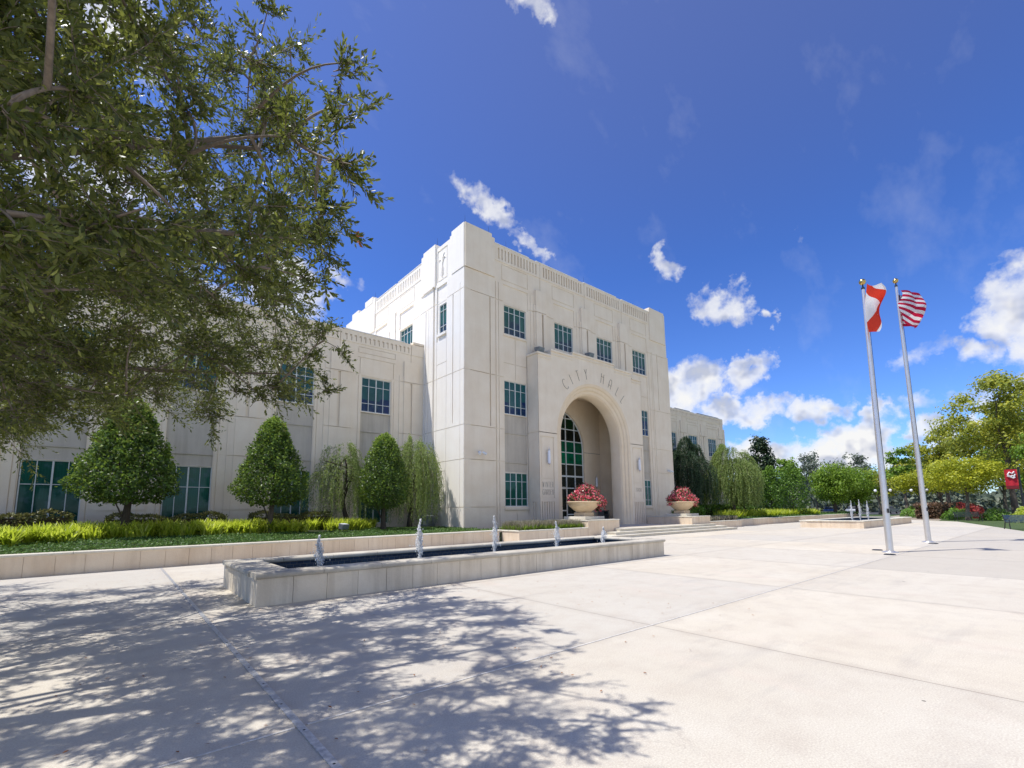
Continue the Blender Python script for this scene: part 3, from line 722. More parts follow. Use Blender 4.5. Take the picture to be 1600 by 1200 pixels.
def flood(name, x, y, z, label, s=.34, rz=0, up=.5):
    t = empty(name, (x, y, z), label, 'floodlight', 'floodlights aimed up at the walls')
    mb = MB(); mb.box(x-.09, x+.09, y-.09, y+.09, z, z+.05); mb.tube([(x-.55*s, y, z+.25*s+.1), (x-.55*s, y, z+.03), (x+.55*s, y, z+.03), (x+.55*s, y, z+.25*s+.1)], .014, 6)
    part(mb, 'bracket', M['dark'], t)
    mb = MB(); cz = z+.12+.4*s
    pts = [(-.5*s, -.28*s, -.35*s), (.5*s, -.28*s, -.35*s), (.5*s, .4*s, -.3*s), (-.5*s, .4*s, -.3*s), (-.5*s, -.5*s, .3*s), (.5*s, -.5*s, .3*s), (.5*s, .5*s, .42*s), (-.5*s, .5*s, .42*s)]
    c, q = math.cos(rz), math.sin(rz)
    mb.add([(x+a*c-b_*q, y+a*q+b_*c, cz+d) for a, b_, d in pts], [(0,3,2,1),(4,5,6,7),(0,1,5,4),(1,2,6,5),(2,3,7,6),(3,0,4,7)])
    part(mb, 'housing', M['floodgrey'], t, bevel=.02)
    mb = MB(); ps = [(-.42*s, -.42*s, .325*s), (.42*s, -.42*s, .325*s), (.42*s, .42*s, .43*s), (-.42*s, .42*s, .43*s)]
    mb.add([(x+a*c-b_*q, y+a*q+b_*c, cz+d+.004) for a, b_, d in ps], [(0, 1, 2, 3)]); part(mb, 'lens', M['opal'], t)
flood('floodlight', 20.55, 21.45, 11.61, 'grey floodlight on the ledge above the arch, leftmost of three', .5)
flood('floodlight', 25.55, 21.45, 12.28, 'grey floodlight on the ledge above the arch, middle of three', .5)
flood('floodlight', 29.9, 21.45, 11.61, 'grey floodlight on the ledge above the arch, rightmost of three', .5)
flood('floodlight', 14.1, 24.4, .55, 'big grey floodlight on the ground at the foot of the tower wall', .85, .5)
flood('floodlight', 8.0, 21.3, .66, 'small pale spotlight sitting in the low ground cover between the clipped trees', .35, .3)
def camera_box(x, y, z, label, s=1.):
    t = empty('security_camera', (x, y, z), label, 'camera', 'security cameras on the front wall')
    mb = MB(); mb.box(x-.09*s, x+.09*s, y-.04, y, z-.08*s, z+.08*s); mb.tube([(x, y-.04, z), (x, y-.2*s, z-.02)], .03*s, 8)
    part(mb, 'mount', M['white'], t)
    mb = MB()
    for q in (-1, 1): mb.tube([(x+q*.08*s, y-.18*s, z-.0), (x+q*.22*s, y-.34*s, z-.12*s)], [.065*s, .075*s], 10)
    part(mb, 'lens_head', M['white'], t)
camera_box(16.05, FY-.03, 4.93, 'round white security light on the corner pier left of the windows', 1.1)
camera_box(36.0, FY, 4.75, 'white twin security camera at the far right corner of the tower', 1.0)

# ------------------------------------------------------------------ ground
def ground_sheet(name, x0, x1, y0, y1, z, mat, n=1):
    mb = MB(); mb.add([(x0, y0, z), (x1, y0, z), (x1, y1, z), (x0, y1, z)], [(0, 1, 2, 3)])
    return thing(mb, name, mat, None, None, kind='structure')
ground_sheet('ground', -1500, 2500, -1500, 2500, -.012, M['lawn'])
mb = MB()
mb.add([(-60, -60, 0), (37, -60, 0), (41.7, 2.1, 0), (47.9, 3.6, 0), (62.6, 7.4, 0), (69, 12, 0), (84, 17.4, 0), (90, 24, 0), (-60, 24, 0)], [list(range(9))])
thing(mb, 'plaza', M['plaza'], None, None, kind='structure')
mb = MB(); mb.add([(66, 9.2, -.008), (110, 14, -.008), (112, 20, -.008), (84, 17.6, -.008), (69, 12.3, -.008)], [list(range(5))]); thing(mb, 'path', M['path'], None, None, kind='structure')
mb = MB(); mb.add([(60, -6, -.006), (140, -14, -.006), (140, 0, -.006), (60, 3.0, -.006)], [(0, 1, 2, 3)]); thing(mb, 'gravel_path', M['path'], None, None, kind='structure')
# metal cover strip across the plaza, with screws, and the pale sealed joint
mb = MB()
mb.box(1.162, 1.218, 2.0, 17.55, .001, .008)
st = thing(mb, 'expansion_joint_cover', M['steel'], 'narrow metal cover strip running across the plaza from the front towards the planter', 'strip')
for k in range(16):
    mb = MB(); mb.lathe([(0, .0095), (.009, .0095), (.012, .0065)], (1.19, 3.2+k*.62, 0), 8); part(mb, 'screw', M['dark'], st)
mb = MB(); mb.box(-8, 1.15, 3.90, 3.92, .001, .005); mb.box(1.24, 30., 3.90, 3.92, .001, .006)
thing(mb, 'joint_strip', plain_mat('pale_joint_sealant', (.6, .57, .52), .8, 0, .2, 14), 'pale straight joint line crossing the whole plaza in front of the fountain', 'strip')

# ------------------------------------------------------------------ low walls, planters, steps
def block_wall(mb, p0, p1, z0, z1, th=.22, bl=.6, gap=.008, batter=0.):
    """precast blocks with open joints along a straight line (front on the left of p0->p1 normal)"""
    p0 = Vector((p0[0], p0[1], 0)); p1 = Vector((p1[0], p1[1], 0)); L = (p1-p0).length; d = (p1-p0)/L; nrm = Vector((-d.y, d.x, 0))
    n = max(1, int(round(L/bl))); st = L/n
    for k in range(n):
        a = p0+d*(k*st+gap/2); b = p0+d*((k+1)*st-gap/2)
        q = [a, b, b+nrm*th, a+nrm*th]
        mb.add([(v.x, v.y, z0) for v in q]+[(v.x, v.y, z1) for v in q], [(0,3,2,1),(4,5,6,7),(0,1,5,4),(1,2,6,5),(2,3,7,6),(3,0,4,7)])
    a = p0+d*.01+nrm*.02; b = p1-d*.01+nrm*.02; q = [a, b, b+nrm*(th-.04), a+nrm*(th-.04)]
    mb.add([(v.x, v.y, z0) for v in q]+[(v.x, v.y, z1-.01) for v in q], [(0,3,2,1),(4,5,6,7),(0,1,5,4),(1,2,6,5),(2,3,7,6),(3,0,4,7)])
def coping(mb, p0, p1, z, w=.36, h=.075, over=.035, bl=1.8, round_=True, gap=.008):
    p0 = Vector((p0[0], p0[1], 0)); p1 = Vector((p1[0], p1[1], 0)); L = (p1-p0).length; d = (p1-p0)/L; nrm = Vector((-d.y, d.x, 0))
    n = max(1, int(round(L/bl))); st = L/n
    prof = []
    for k in range(7):
        t = -PI/2+PI*k/6; prof.append((-over+h/2-math.cos(t)*h/2, z+h/2+math.sin(t)*h/2))
    prof = prof + [(w-over-h/2+math.cos(-t_)*h/2*0+h/2*math.cos(t_), z+h/2+math.sin(t_)*h/2) for t_ in [PI/2-PI*k/6 for k in range(7)]]
    for k in range(n):
        rows = []
        for s in (k*st+gap/2, (k+1)*st-gap/2):
            b = p0+d*s; rows.append([(b.x+nrm.x*q, b.y+nrm.y*q, zz) for q, zz in prof])
        mb.strip(rows, closed=True); mb.add(rows[0], [list(range(len(prof)))[::-1]]); mb.add(rows[1], [list(range(len(prof)))])
def planter(name, pts, z, label, fill=True, mat='precast', cop='coping', w=.36, h=.075, bl=.6, cat='planter wall', group=None, zf=0):
    t = empty(name, (pts[0][0], pts[0][1], 0), label, cat, group)
    mb = MB()
    for a, b in zip(pts[:-1], pts[1:]): block_wall(mb, a, b, zf, z-h, bl=bl)
    part(mb, 'wall_blocks', M[mat], t)
    mb = MB()
    for a, b in zip(pts[:-1], pts[1:]): coping(mb, a, b, z-h, w, h)
    part(mb, 'coping', M[cop], t)
    return t
planter('planter_wall', [(-13, 16.85), (14.985, 18.64)], .60, 'long low beige block wall holding the lawn in front of the left wing')
planter('planter_wall', [(15.0, 20.6), (15.0, 17.3), (20.0, 17.3)], .60, 'low beige block planter wall in front of WINTER GARDEN with dwarf grasses inside')
planter('pedestal_wall', [(20.02, 20.9), (20.02, 17.3), (22.8, 17.3), (22.8, 20.9)], 1.0, 'tall beige pedestal wall carrying the left flower urn', cat='pedestal wall')
planter('pedestal_wall', [(31.0, 20.9), (31.0, 17.3), (33.6, 17.3), (33.6, 20.9)], 1.02, 'tall beige pedestal wall carrying the right flower urn', cat='pedestal wall', zf=.02)
planter('planter_wall', [(33.65, 17.9), (40.2, 18.0), (40.2, 20.)], .57, 'short low block planter wall just right of the steps', cat='planter wall')
planter('planter_wall', [(41.2, 18.5), (56., 19.0), (70, 19.6), (83, 20.6), (95, 23.2)], .60, 'long low grey-beige wall curving away under the clipped trees at right')
mb = MB(); mb.prism([(20.2, 17.5), (22.6, 17.5), (22.6, 20.95), (20.2, 20.95)], .5, .985); mb.prism([(31.2, 17.5), (33.4, 17.5), (33.4, 20.95), (31.2, 20.95)], .5, 1.0)
thing(mb, 'paving', M['coping'], None, None, kind='structure')
st = empty('entrance_steps', (28, 17, 0), 'three wide pale stone steps up to the entrance arch', 'steps')
for k, (a, b, y, z) in enumerate(((20.5, 35.2, 16.1, .15), (21.4, 34.4, 16.5, .30), (22.3, 33.55, 16.9, .45))):
    mb = MB(); mb.box(a, b, y, 17.26, (k*.15), z-.045); mb.box(a-.02, b+.02, y-.03, 17.27, z-.043, z)
    part(mb, 'step', M['coping'], st, bevel=.008)
mb = MB(); mb.box(22.9, 31.0-.01, 17.28, 25., .02, .452); mb.box(19.9, 31.1, 20.97, 25., .02, .449)
thing(mb, 'entrance_landing', M['plaza'], None, None, kind='structure')

# soil surfaces of the beds
def soil(name, x0, x1, y0f, y1, zf, mat='soil', nx=40, ny=10):
    rows = []
    for i in range(nx+1):
        x = x0+(x1-x0)*i/nx; a = y0f(x)
        rows.append([(x, a+(y1-a)*j/ny, zf(x, a+(y1-a)*j/ny)) for j in range(ny+1)])
    mb = MB(); mb.strip(rows, smooth=True); return thing(mb, name, M[mat], None, None, kind='structure')
wallY = lambda x: 16.85+(x+13)*(18.62-16.85)/27.7
def lz(x, y):
    k = max(0.004, min(.05, .05-.0030*x))
    return .555+k*max(0, y-18.)
soil('planting_bed', -13, 14.98, lambda x: wallY(x)+.2, 26.75, lz)
soil('planting_bed', 15.15, 20.0, lambda x: 17.45, 22., lambda x, y: .53)
mb = MB(); mb.box(14.7, 14.98, 18.8, 22.3, .1, .50); mb.box(14.72, 15.0, 18.63, 20.3, 0, .5); thing(mb, 'planting_bed', M['soil'], None, None, kind='structure')
rz = lambda x, y: .54+.03*max(0, min(6, y-19))
soil('planting_bed', 33.7, 40.2, lambda x: 18.1, 26.8, rz)
soil('planting_bed', 40.21, 97, lambda x: 18.7 if x < 56 else 19.2+.04*(x-56)+max(0, x-83)*.1, 34, rz)

# ------------------------------------------------------------------ fountains
def fountain(x0, x1, y0, y1, label, jets, zt=.56, cop='coping_old', jetscale=1., group='raised fountain basins', wall='precast_grey'):
    t = empty('fountain_basin', ((x0+x1)/2, (y0+y1)/2, 0), label, 'fountain', group)
    mb = MB(); h = .10; th = .2
    i0 = .03
    block_wall(mb, (x0+i0, y0+i0), (x1-i0, y0+i0), 0, zt-h, th, .6); block_wall(mb, (x1-i0, y1-i0), (x0+i0, y1-i0), 0, zt-h, th, .6)
    block_wall(mb, (x0+i0, y1-i0-th), (x0+i0, y0+i0+th+.0), 0, zt-h, th, .62); block_wall(mb, (x1-i0, y0+i0+th), (x1-i0, y1-i0-th), 0, zt-h, th, .62)
    part(mb, 'wall_blocks', M[wall], t)
    mb = MB(); w = .5
    coping(mb, (x0-.0, y0), (x1, y0), zt-h, w, h, .03, 1.18); coping(mb, (x1, y1), (x0, y1), zt-h, w, h, .03, 1.18)
    coping(mb, (x0+.0, y1-w+.03), (x0, y0+w-.03), zt-h, w+.2, h, .03, .55); coping(mb, (x1, y0+w-.03), (x1, y1-w+.03), zt-h, w, h, .03, .55)
    part(mb, 'coping', M[cop], t)
    mb = MB(); a = .27
    for q in ((x0+a, x1-a, y0+a, y0+a+.03), (x0+a, x1-a, y1-a-.03, y1-a), (x0+a, x0+a+.03, y0+a+.03, y1-a-.03), (x1-a-.03, x1-a, y0+a+.03, y1-a-.03)): mb.box(*q, .05, zt-h-.002)
    part(mb, 'basin_lining', M['tile'], t)
    mb = MB(); n = 60; rows = []
    for i in range(n+1):
        x = x0+a+.03+(x1-x0-2*a-.06)*i/n; rows.append([(x, y0+a+.03+(y1-y0-2*a-.06)*j/8, zt-.24+.006*math.sin(i*1.7+j*2.1)) for j in range(9)])
    mb.strip(rows, smooth=True); part(mb, 'water', M['water'], t)
    yc = (y0+y1)/2
    for k, (x, top) in enumerate(jets):
        mb = MB(); z0 = zt-.25; H = top-z0; s = jetscale
        rs = random.Random(int(x*100))
        ph = rs.random()*6; pts = []; rr_ = []
        for i in range(11):                                           # thin core
            f = i/10; pts.append((x+.03*s*math.sin(ph+f*5)*f, yc+.02*math.cos(ph+f*6)*f, z0+H*.8*f)); rr_.append(s*(.012+.012*rs.random())*(1-.6*f))
        mb.tube(pts, rr_, 7)
        for q in range(1500):                                         # foam and falling drops
            f = rs.random()**.85; a_ = rs.random()*6.28
            env = .018+.075*math.sin(min(1., f*1.08)*PI)**1.3*(1+.5*math.sin(f*13+ph+a_))
            if q % 14 == 0: env *= 2.4
            r_ = env*s*rs.random()**.7; cx_j = x+.035*s*math.sin(ph+f*7)*f
            dx, dy, dz = cx_j+r_*math.cos(a_), yc+r_*math.sin(a_), z0+H*f*(.97+.06*rs.random()); e = s*(.004+.010*rs.random()**2)
            mb.add([(dx+e, dy, dz), (dx-e, dy, dz), (dx, dy+e, dz), (dx, dy-e, dz), (dx, dy, dz+e*2.2), (dx, dy, dz-e*1.8)], [(0, 2, 4), (2, 1, 4), (1, 3, 4), (3, 0, 4), (2, 0, 5), (1, 2, 5), (3, 1, 5), (0, 3, 5)], True)
        for q in range(60):                                           # splash on the water
            a_ = rs.random()*6.28; r_ = .25*s*rs.random(); dx, dy, dz = x+r_*math.cos(a_), yc+r_*math.sin(a_), z0+.06*rs.random(); e = .008+.01*rs.random()
            mb.add([(dx+e, dy, dz), (dx-e, dy, dz), (dx, dy+e, dz), (dx, dy-e, dz), (dx, dy, dz+e), (dx, dy, dz-e)], [(0, 2, 4), (2, 1, 4), (1, 3, 4), (3, 0, 4), (2, 0, 5), (1, 2, 5), (3, 1, 5), (0, 3, 5)], True)
        lab = ['water jet nearest the camera, at the left end of the long fountain', 'second water jet from the left, tall and forked', 'third water jet from the left, in front of the tower corner', 'fourth water jet from the left, in front of the dwarf grasses', 'last and lowest water jet, at the far end of the long fountain'] if jetscale == 1 else ['first jet from the left in the distant fountain behind the flagpoles', 'second jet from the left in the distant fountain behind the flagpoles', 'third jet from the left in the distant fountain behind the flagpoles']
        thing(mb, 'water_jet', M['jet'], lab[k], 'water jet', 'jets of the long fountain' if jetscale == 1 else 'jets of the distant fountain', origin=(x, yc, z0))
    return t
fountain(1.93, 14.46, 9.1, 12.28, 'long raised fountain basin with weathered coping in the foreground', [(3.5, 1.08), (5.95, 1.36), (8.35, 1.40), (10.85, 1.2), (13.15, .95)])
fountain(40.96, 56.4, 9.75, 13.9, 'second raised fountain basin far off behind the flagpoles', [(46.5, 2.0), (48.8, 2.1), (51.2, 2.0)], jetscale=1.15, cop='coping', wall='precast')

# ------------------------------------------------------------------ flower urns
def urn(x, y, z, label, spread, ox):
    t = empty('flower_urn', (x, y, z), label, 'urn', 'cast stone urns full of red flowers')
    mb = MB(); mb.box(x-.85, x+.85, y-.85, y+.85, z, z+.17); part(mb, 'plinth', M['coping'], t, bevel=.02)
    mb = MB(); mb.box(x-.42, x+.42, y-.42, y+.42, z+.172, z+.40); part(mb, 'foot', M['urn'], t, bevel=.03)
    mb = MB(); mb.lathe([(.0, .36), (.30, .36), (.42, .42), (.62, .56), (.80, .72), (.92, .86), (.94, .93), (1.0, .95), (1.04, 1.0), (1.04, 1.04), (.98, 1.05), (.88, .98), (.0, .92)], (x, y, z), 40)
    part(mb, 'bowl', M['urn'], t)
    n = 5200; d = rdir(n); d[:, 2] = np.abs(d[:, 2])*1.05-.28
    r = np.array([spread, spread*.85, 1.12])*(.55+.45*RS.rand(n)[:, None]**.5)
    lump = 1+.16*np.sin(d[:, :1]*7+d[:, 1:2]*5)+.1*np.sin(d[:, 2:3]*11)
    P = np.array([x+ox, y, z+1.12])+d*r*lump; P[:, 2] -= .28*np.maximum(0, P[:, 0]-x-.3)
    k = RS.rand(n)
    for nm, mt, msk, L, W in (('foliage', 'begonia_leaf', k < .36, .13, .10), ('blossom', 'petal', (k >= .36) & (k < .88), .11, .10), ('bright_blossom', 'petal_pale', k >= .88, .07, .07)):
        p = P[msk]; m_ = len(p); nn = unit(d[msk]+.6*rdir(m_))
        leafobj(nm, p, unit(np.cross(nn, rdir(m_))), nn, L*(.7+.6*RS.rand(m_)), W*(.7+.6*RS.rand(m_)), M[mt], t, .15)
urn(21.35, 18.75, 1.0, 'left flower urn, beside the WINTER GARDEN pier, spilling to the right', 1.18, .26)
urn(32.15, 18.7, 1.02, 'right flower urn, at the far side of the steps', 1.2, .15)

# litter bin in the porch
t = empty('litter_bin', (29.5, 23.9, .45), 'dark grey litter bin with open hood inside the shaded porch', 'bin')
mb = MB(); mb.box(29.18, 29.82, 23.6, 24.2, .455, 1.15); part(mb, 'body', M['bin'], t, bevel=.03)
mb = MB(); mb.box(29.2, 29.26, 23.62, 24.18, 1.155, 1.4); mb.box(29.74, 29.8, 23.62, 24.18, 1.155, 1.4); mb.box(29.2, 29.8, 24.12, 24.18, 1.155, 1.4); mb.box(29.16, 29.84, 23.58, 24.22, 1.402, 1.48); part(mb, 'hood', M['bin'], t, bevel=.02)

rs = np.random.RandomState(77); n = 260
P = np.stack([-3+11*rs.rand(n), 2.2+13*rs.rand(n), np.full(n, .012)], 1); P = P[~((P[:, 0] > 1.8) & (P[:, 1] > 9) & (P[:, 1] < 12.4))]
D = unit(np.concatenate([rs.normal(size=(len(P), 2)), .1*rs.rand(len(P), 1)], 1)); o = leafobj('fallen_leaves', P, D, unit(np.array([0, 0, 1.])+.25*rdir(len(P), rs)), .045, .018, M['deadleaf'], None); tag(o, 'small dry oak leaves scattered on the shaded paving', 'fallen leaves', None, 'stuff')

# ------------------------------------------------------------------ flagpoles and flags
def flagpole(x, y, h, lean, label):
    t = empty('flagpole', (x, y, 0), label, 'flagpole', 'flagpoles on the plaza')
    mb = MB(); pts = [(x+lean*f, y, .06+h*f) for f in (0, .25, .5, .75, 1)]; mb.tube(pts, [.105, .098, .085, .068, .048], 20); part(mb, 'pole', M['alum'], t)
    mb = MB(); mb.lathe([(0, .06), (.11, .06), (.13, .045), (.22, .02), (.24, .003), (.24, 0)], (x, y, 0), 28); part(mb, 'flash_collar', M['alum'], t)
    mb = MB(); mb.tube([(x+lean, y, h+.05), (x+lean, y, h+.22)], [.03, .02], 8); mb.box(x+lean-.05, x+lean+.05, y-.05, y+.05, h+.02, h+.09); part(mb, 'truck', M['dark'], t)
    mb = MB(); mb.lathe([(.001, -.115), (.05, -.105), (.09, -.07), (.112, -.02), (.112, .02), (.09, .07), (.05, .105), (.001, .115)], (x+lean, y, h+.31), 20); part(mb, 'finial_ball', M['gold'], t)
    mb = MB(); q = Vector((.95, .3, 0)).normalized()*0.07
    mb.tube([(x+lean*f+q.x-.1+.0, y-.09, .06+h*f) for f in (.14, .4, .7, .98)], .007, 4); mb.box(x-.13, x-.08, y-.12, y-.07, 1.35, 1.5); part(mb, 'halyard', M['dark'], t)
    return t
def cloth_mat(name, kind):
    m, nt, b, out = newmat(name)
    uv = nd(nt, 'ShaderNodeAttribute', attribute_name='flaguv').outputs['Vector']
    sep = nd(nt, 'ShaderNodeSeparateXYZ', {0: uv}); u, v = sep.outputs[0], sep.outputs[1]
    if kind == 'stripes':
        k = mth(nt, 'FLOOR', mth(nt, 'MULTIPLY', v, 12.999)); odd = mth(nt, 'MODULO', k, 2.)
        c = mixc(nt, odd, (.55, .012, .06), (.85, .84, .84))
        can = mth(nt, 'MULTIPLY', mth(nt, 'LESS_THAN', u, .4), mth(nt, 'GREATER_THAN', v, 6/13))
        su = mth(nt, 'SUBTRACT', mth(nt, 'FRACT', mth(nt, 'MULTIPLY', u, 15.)), .5); sv = mth(nt, 'SUBTRACT', mth(nt, 'FRACT', mth(nt, 'MULTIPLY', v, 15.)), .5)
        star = mth(nt, 'LESS_THAN', mth(nt, 'ADD', mth(nt, 'MULTIPLY', su, su), mth(nt, 'MULTIPLY', sv, sv)), .07)
        c = mixc(nt, can, c, mixc(nt, star, (.01, .02, .12), (.85, .85, .85)))
    else:
        d1 = mth(nt, 'ABSOLUTE', mth(nt, 'SUBTRACT', u, v)); d2 = mth(nt, 'ABSOLUTE', mth(nt, 'SUBTRACT', mth(nt, 'ADD', u, v), 1.))
        x = mth(nt, 'LESS_THAN', mth(nt, 'MINIMUM', d1, d2), .14)
        c = mixc(nt, x, (.86, .86, .85), (.74, .06, .03))
    nt.links.new(c, b.inputs['Base Color']); b.inputs['Roughness'].default_value = .75; b.inputs['Specular IOR Level'].default_value = .2
    tl = nd(nt, 'ShaderNodeBsdfTranslucent', {0: c}); mx = nd(nt, 'ShaderNodeMixShader', {0: .45, 1: b.outputs[0], 2: tl.outputs[0]}); nt.links.new(mx.outputs[0], out.inputs[0])
    return m
def flag(name, base, ztop, fn, hoist, fly, mat, label, nu=60, nv=40):
    V = []; UV = []
    for i in range(nu+1):
        for j in range(nv+1):
            u, v = i/nu, j/nv; V.append(fn(u, v)); UV.append((u, v, 0))
    F = [(i*(nv+1)+j, (i+1)*(nv+1)+j, (i+1)*(nv+1)+j+1, i*(nv+1)+j+1) for i in range(nu) for j in range(nv)]
    o = npmesh(name, np.array(V)-np.array(base), np.array(F), mat, None, smooth=True)
    a = o.data.attributes.new('flaguv', 'FLOAT_VECTOR', 'POINT'); a.data.foreach_set('vector', np.array(UV, np.float32).ravel())
    o.location = base; tag(o, label, 'flag'); return o
P1 = (20.64, 4.25); P2 = (27.4, 4.25)
flagpole(P1[0], P1[1], 9.62, .22, 'taller-looking left flagpole, nearest the camera')
flagpole(P2[0], P2[1], 11.6, -.5, 'right flagpole, farther from the camera')
RT = Vector((.30, -.954, 0)).normalized(); TW = Vector((-.954, -.30, 0))      # across the wind / down the wind
def f1(u, v):
    q = .42*math.sin(min(1., u*1.55)*PI/2) if u < .645 else .42-.50*((u-.645)/.355)**1.2
    right = .04+q*(.62+.55*v)*(1+.22*math.sin(9*v+1.))+.07*math.sin(9*u+4.2*v+.5)*u
    tow = 1.15*u*(.35+.65*v)+.20*math.sin(8*u-2.5*v)*u
    z = 9.40-1.34*(1-v)+.12*math.sin(6*u+6*v)*u-.34*(1-v)*u*u+.10*u
    p = Vector((P1[0]+.21, P1[1], 0))+RT*right+TW*tow; return (p.x, p.y, z)
def f2(u, v):
    zt, h = 11.22, 1.50
    if u < .45:
        q = u/.45; right = .05+.72*math.sin(q*PI/2); tow = -.95*q
    else:
        q = (u-.45)/.55; right = .77+.26*math.sin(min(1, q*2.2)*PI)*(.4+.6*v) - .78*q**1.7+.10*math.sin(7*v+2)*q; tow = -.95+1.55*q**.9
    right *= .86+.28*math.sin(3.3*(1-v)+.2); tow += .14*math.sin(9*v+5*u)*min(1, u*4)
    z = zt-h*(1-v)*(1-.10*u) + .13*math.sin(6*u+4*v)*u - .10*u*(1-v)
    p = Vector((P2[0]-.48, P2[1], 0))+RT*right+TW*tow; return (p.x, p.y, z)
flag('flag', (P1[0], P1[1], 8.), 0, f1, 0, 0, cloth_mat('flag_cloth_red_saltire', 'cross'), 'white flag with red diagonal cross on the left pole')
flag('flag', (P2[0], P2[1], 9.5), 0, f2, 0, 0, cloth_mat('flag_cloth_stripes', 'stripes'), 'red and white striped flag on the right pole')
# little ground lights beside the poles
for k, (x, y, lab) in enumerate(((19.6, 4.05, 'flat dark ground light left of the nearer flagpole'), (21.3, 4.75, 'flat dark ground light behind the nearer flagpole'), (26.4, 3.95, 'flat dark ground light beside the farther flagpole'))):
    mb = MB(); mb.lathe([(0, .03), (.14, .03), (.17, .0)], (x, y, 0), 18); thing(mb, 'ground_light', M['dark'], lab, 'ground light', origin=(x, y, 0))

# ------------------------------------------------------------------ benches
def bench(loc, rz, mat, label, first=None):
    t = empty('bench', loc, label, 'bench', 'slatted metal benches facing the plaza', rz)
    mb = MB(); L = 1.8
    for k in range(9): mb.box(-L/2, L/2, -.05-.058*k, -.05-.058*k+.042, .43-.006*math.sin(k*.4), .45)
    mb.build('seat', M[mat], t, origin=(0, 0, 0))
    mb = MB()
    for k in range(9):
        z = .47+k*.05; y = .0+.02+k*.016
        mb.add([(-L/2, y, z), (L/2, y, z), (L/2, y+.012, z+.036), (-L/2, y+.012, z+.036), (-L/2, y+.025, z), (L/2, y+.025, z), (L/2, y+.037, z+.036), (-L/2, y+.037, z+.036)], [(0,1,2,3),(7,6,5,4),(0,4,5,1),(3,2,6,7),(0,3,7,4),(1,5,6,2)])
    mb.build('backrest', M[mat], t, origin=(0, 0, 0))
    for x in (-L/2-.03, L/2+.03):
        mb = MB()
        mb.tube([(x, -.52, 0), (x, -.5, .12), (x, -.47, .3), (x, -.5, .43), (x, -.3, .42), (x, -.02, .42), (x, .06, .6), (x, .17, .93)], .028, 8)
        mb.tube([(x, .16, 0), (x, .08, .14), (x, .0, .42)], .028, 8)
        mb.build('leg', M['dark'], t, origin=(0, 0, 0))
        mb = MB(); mb.tube([(x, -.5, .43), (x, -.52, .6), (x, -.42, .66), (x, -.1, .65), (x, .09, .64)], .022, 8); mb.build('armrest', M['dark'], t, origin=(0, 0, 0))
    return t
bench((45.3, 2.2, 0), rad(-62), 'bluegrey', 'dark blue slatted metal bench at the right edge of the plaza')
bench((64.5, 6.9, 0), rad(-62), 'greenblack', 'dark green slatted metal bench by the tree trunk, farther off')

# ------------------------------------------------------------------ vegetation helpers
def trunk_mesh(mb, base, top, r0, r1, bend=.15, n=8, limbs=(), flare=1.5):
    b = Vector(base); t = Vector(top); d = t-b; pts = []; rs = []
    for i in range(n+1):
        f = i/n; o = Vector((math.sin(f*4+b.x), math.cos(f*3+b.y), 0))*bend*math.sin(f*PI)
        pts.append(b+d*f+o); rs.append(r0*(1-f)+r1*f + r0*(flare-1)*math.exp(-f*n*.9))
    mb.tube(pts, rs, 9)
    return pts
def limb(mb, a, b, r0, r1, sag=.1, n=6):
    a = Vector(a); b = Vector(b); pts = []; L = (b-a).length
    o = Vector((random.uniform(-1, 1), random.uniform(-1, 1), random.uniform(-.3, 1)))*sag*L
    for i in range(n+1):
        f = i/n; pts.append(a.lerp(b, f)+o*math.sin(f*PI))
    mb.tube(pts, [r0+(r1-r0)*i/n for i in range(n+1)], 6); return pts
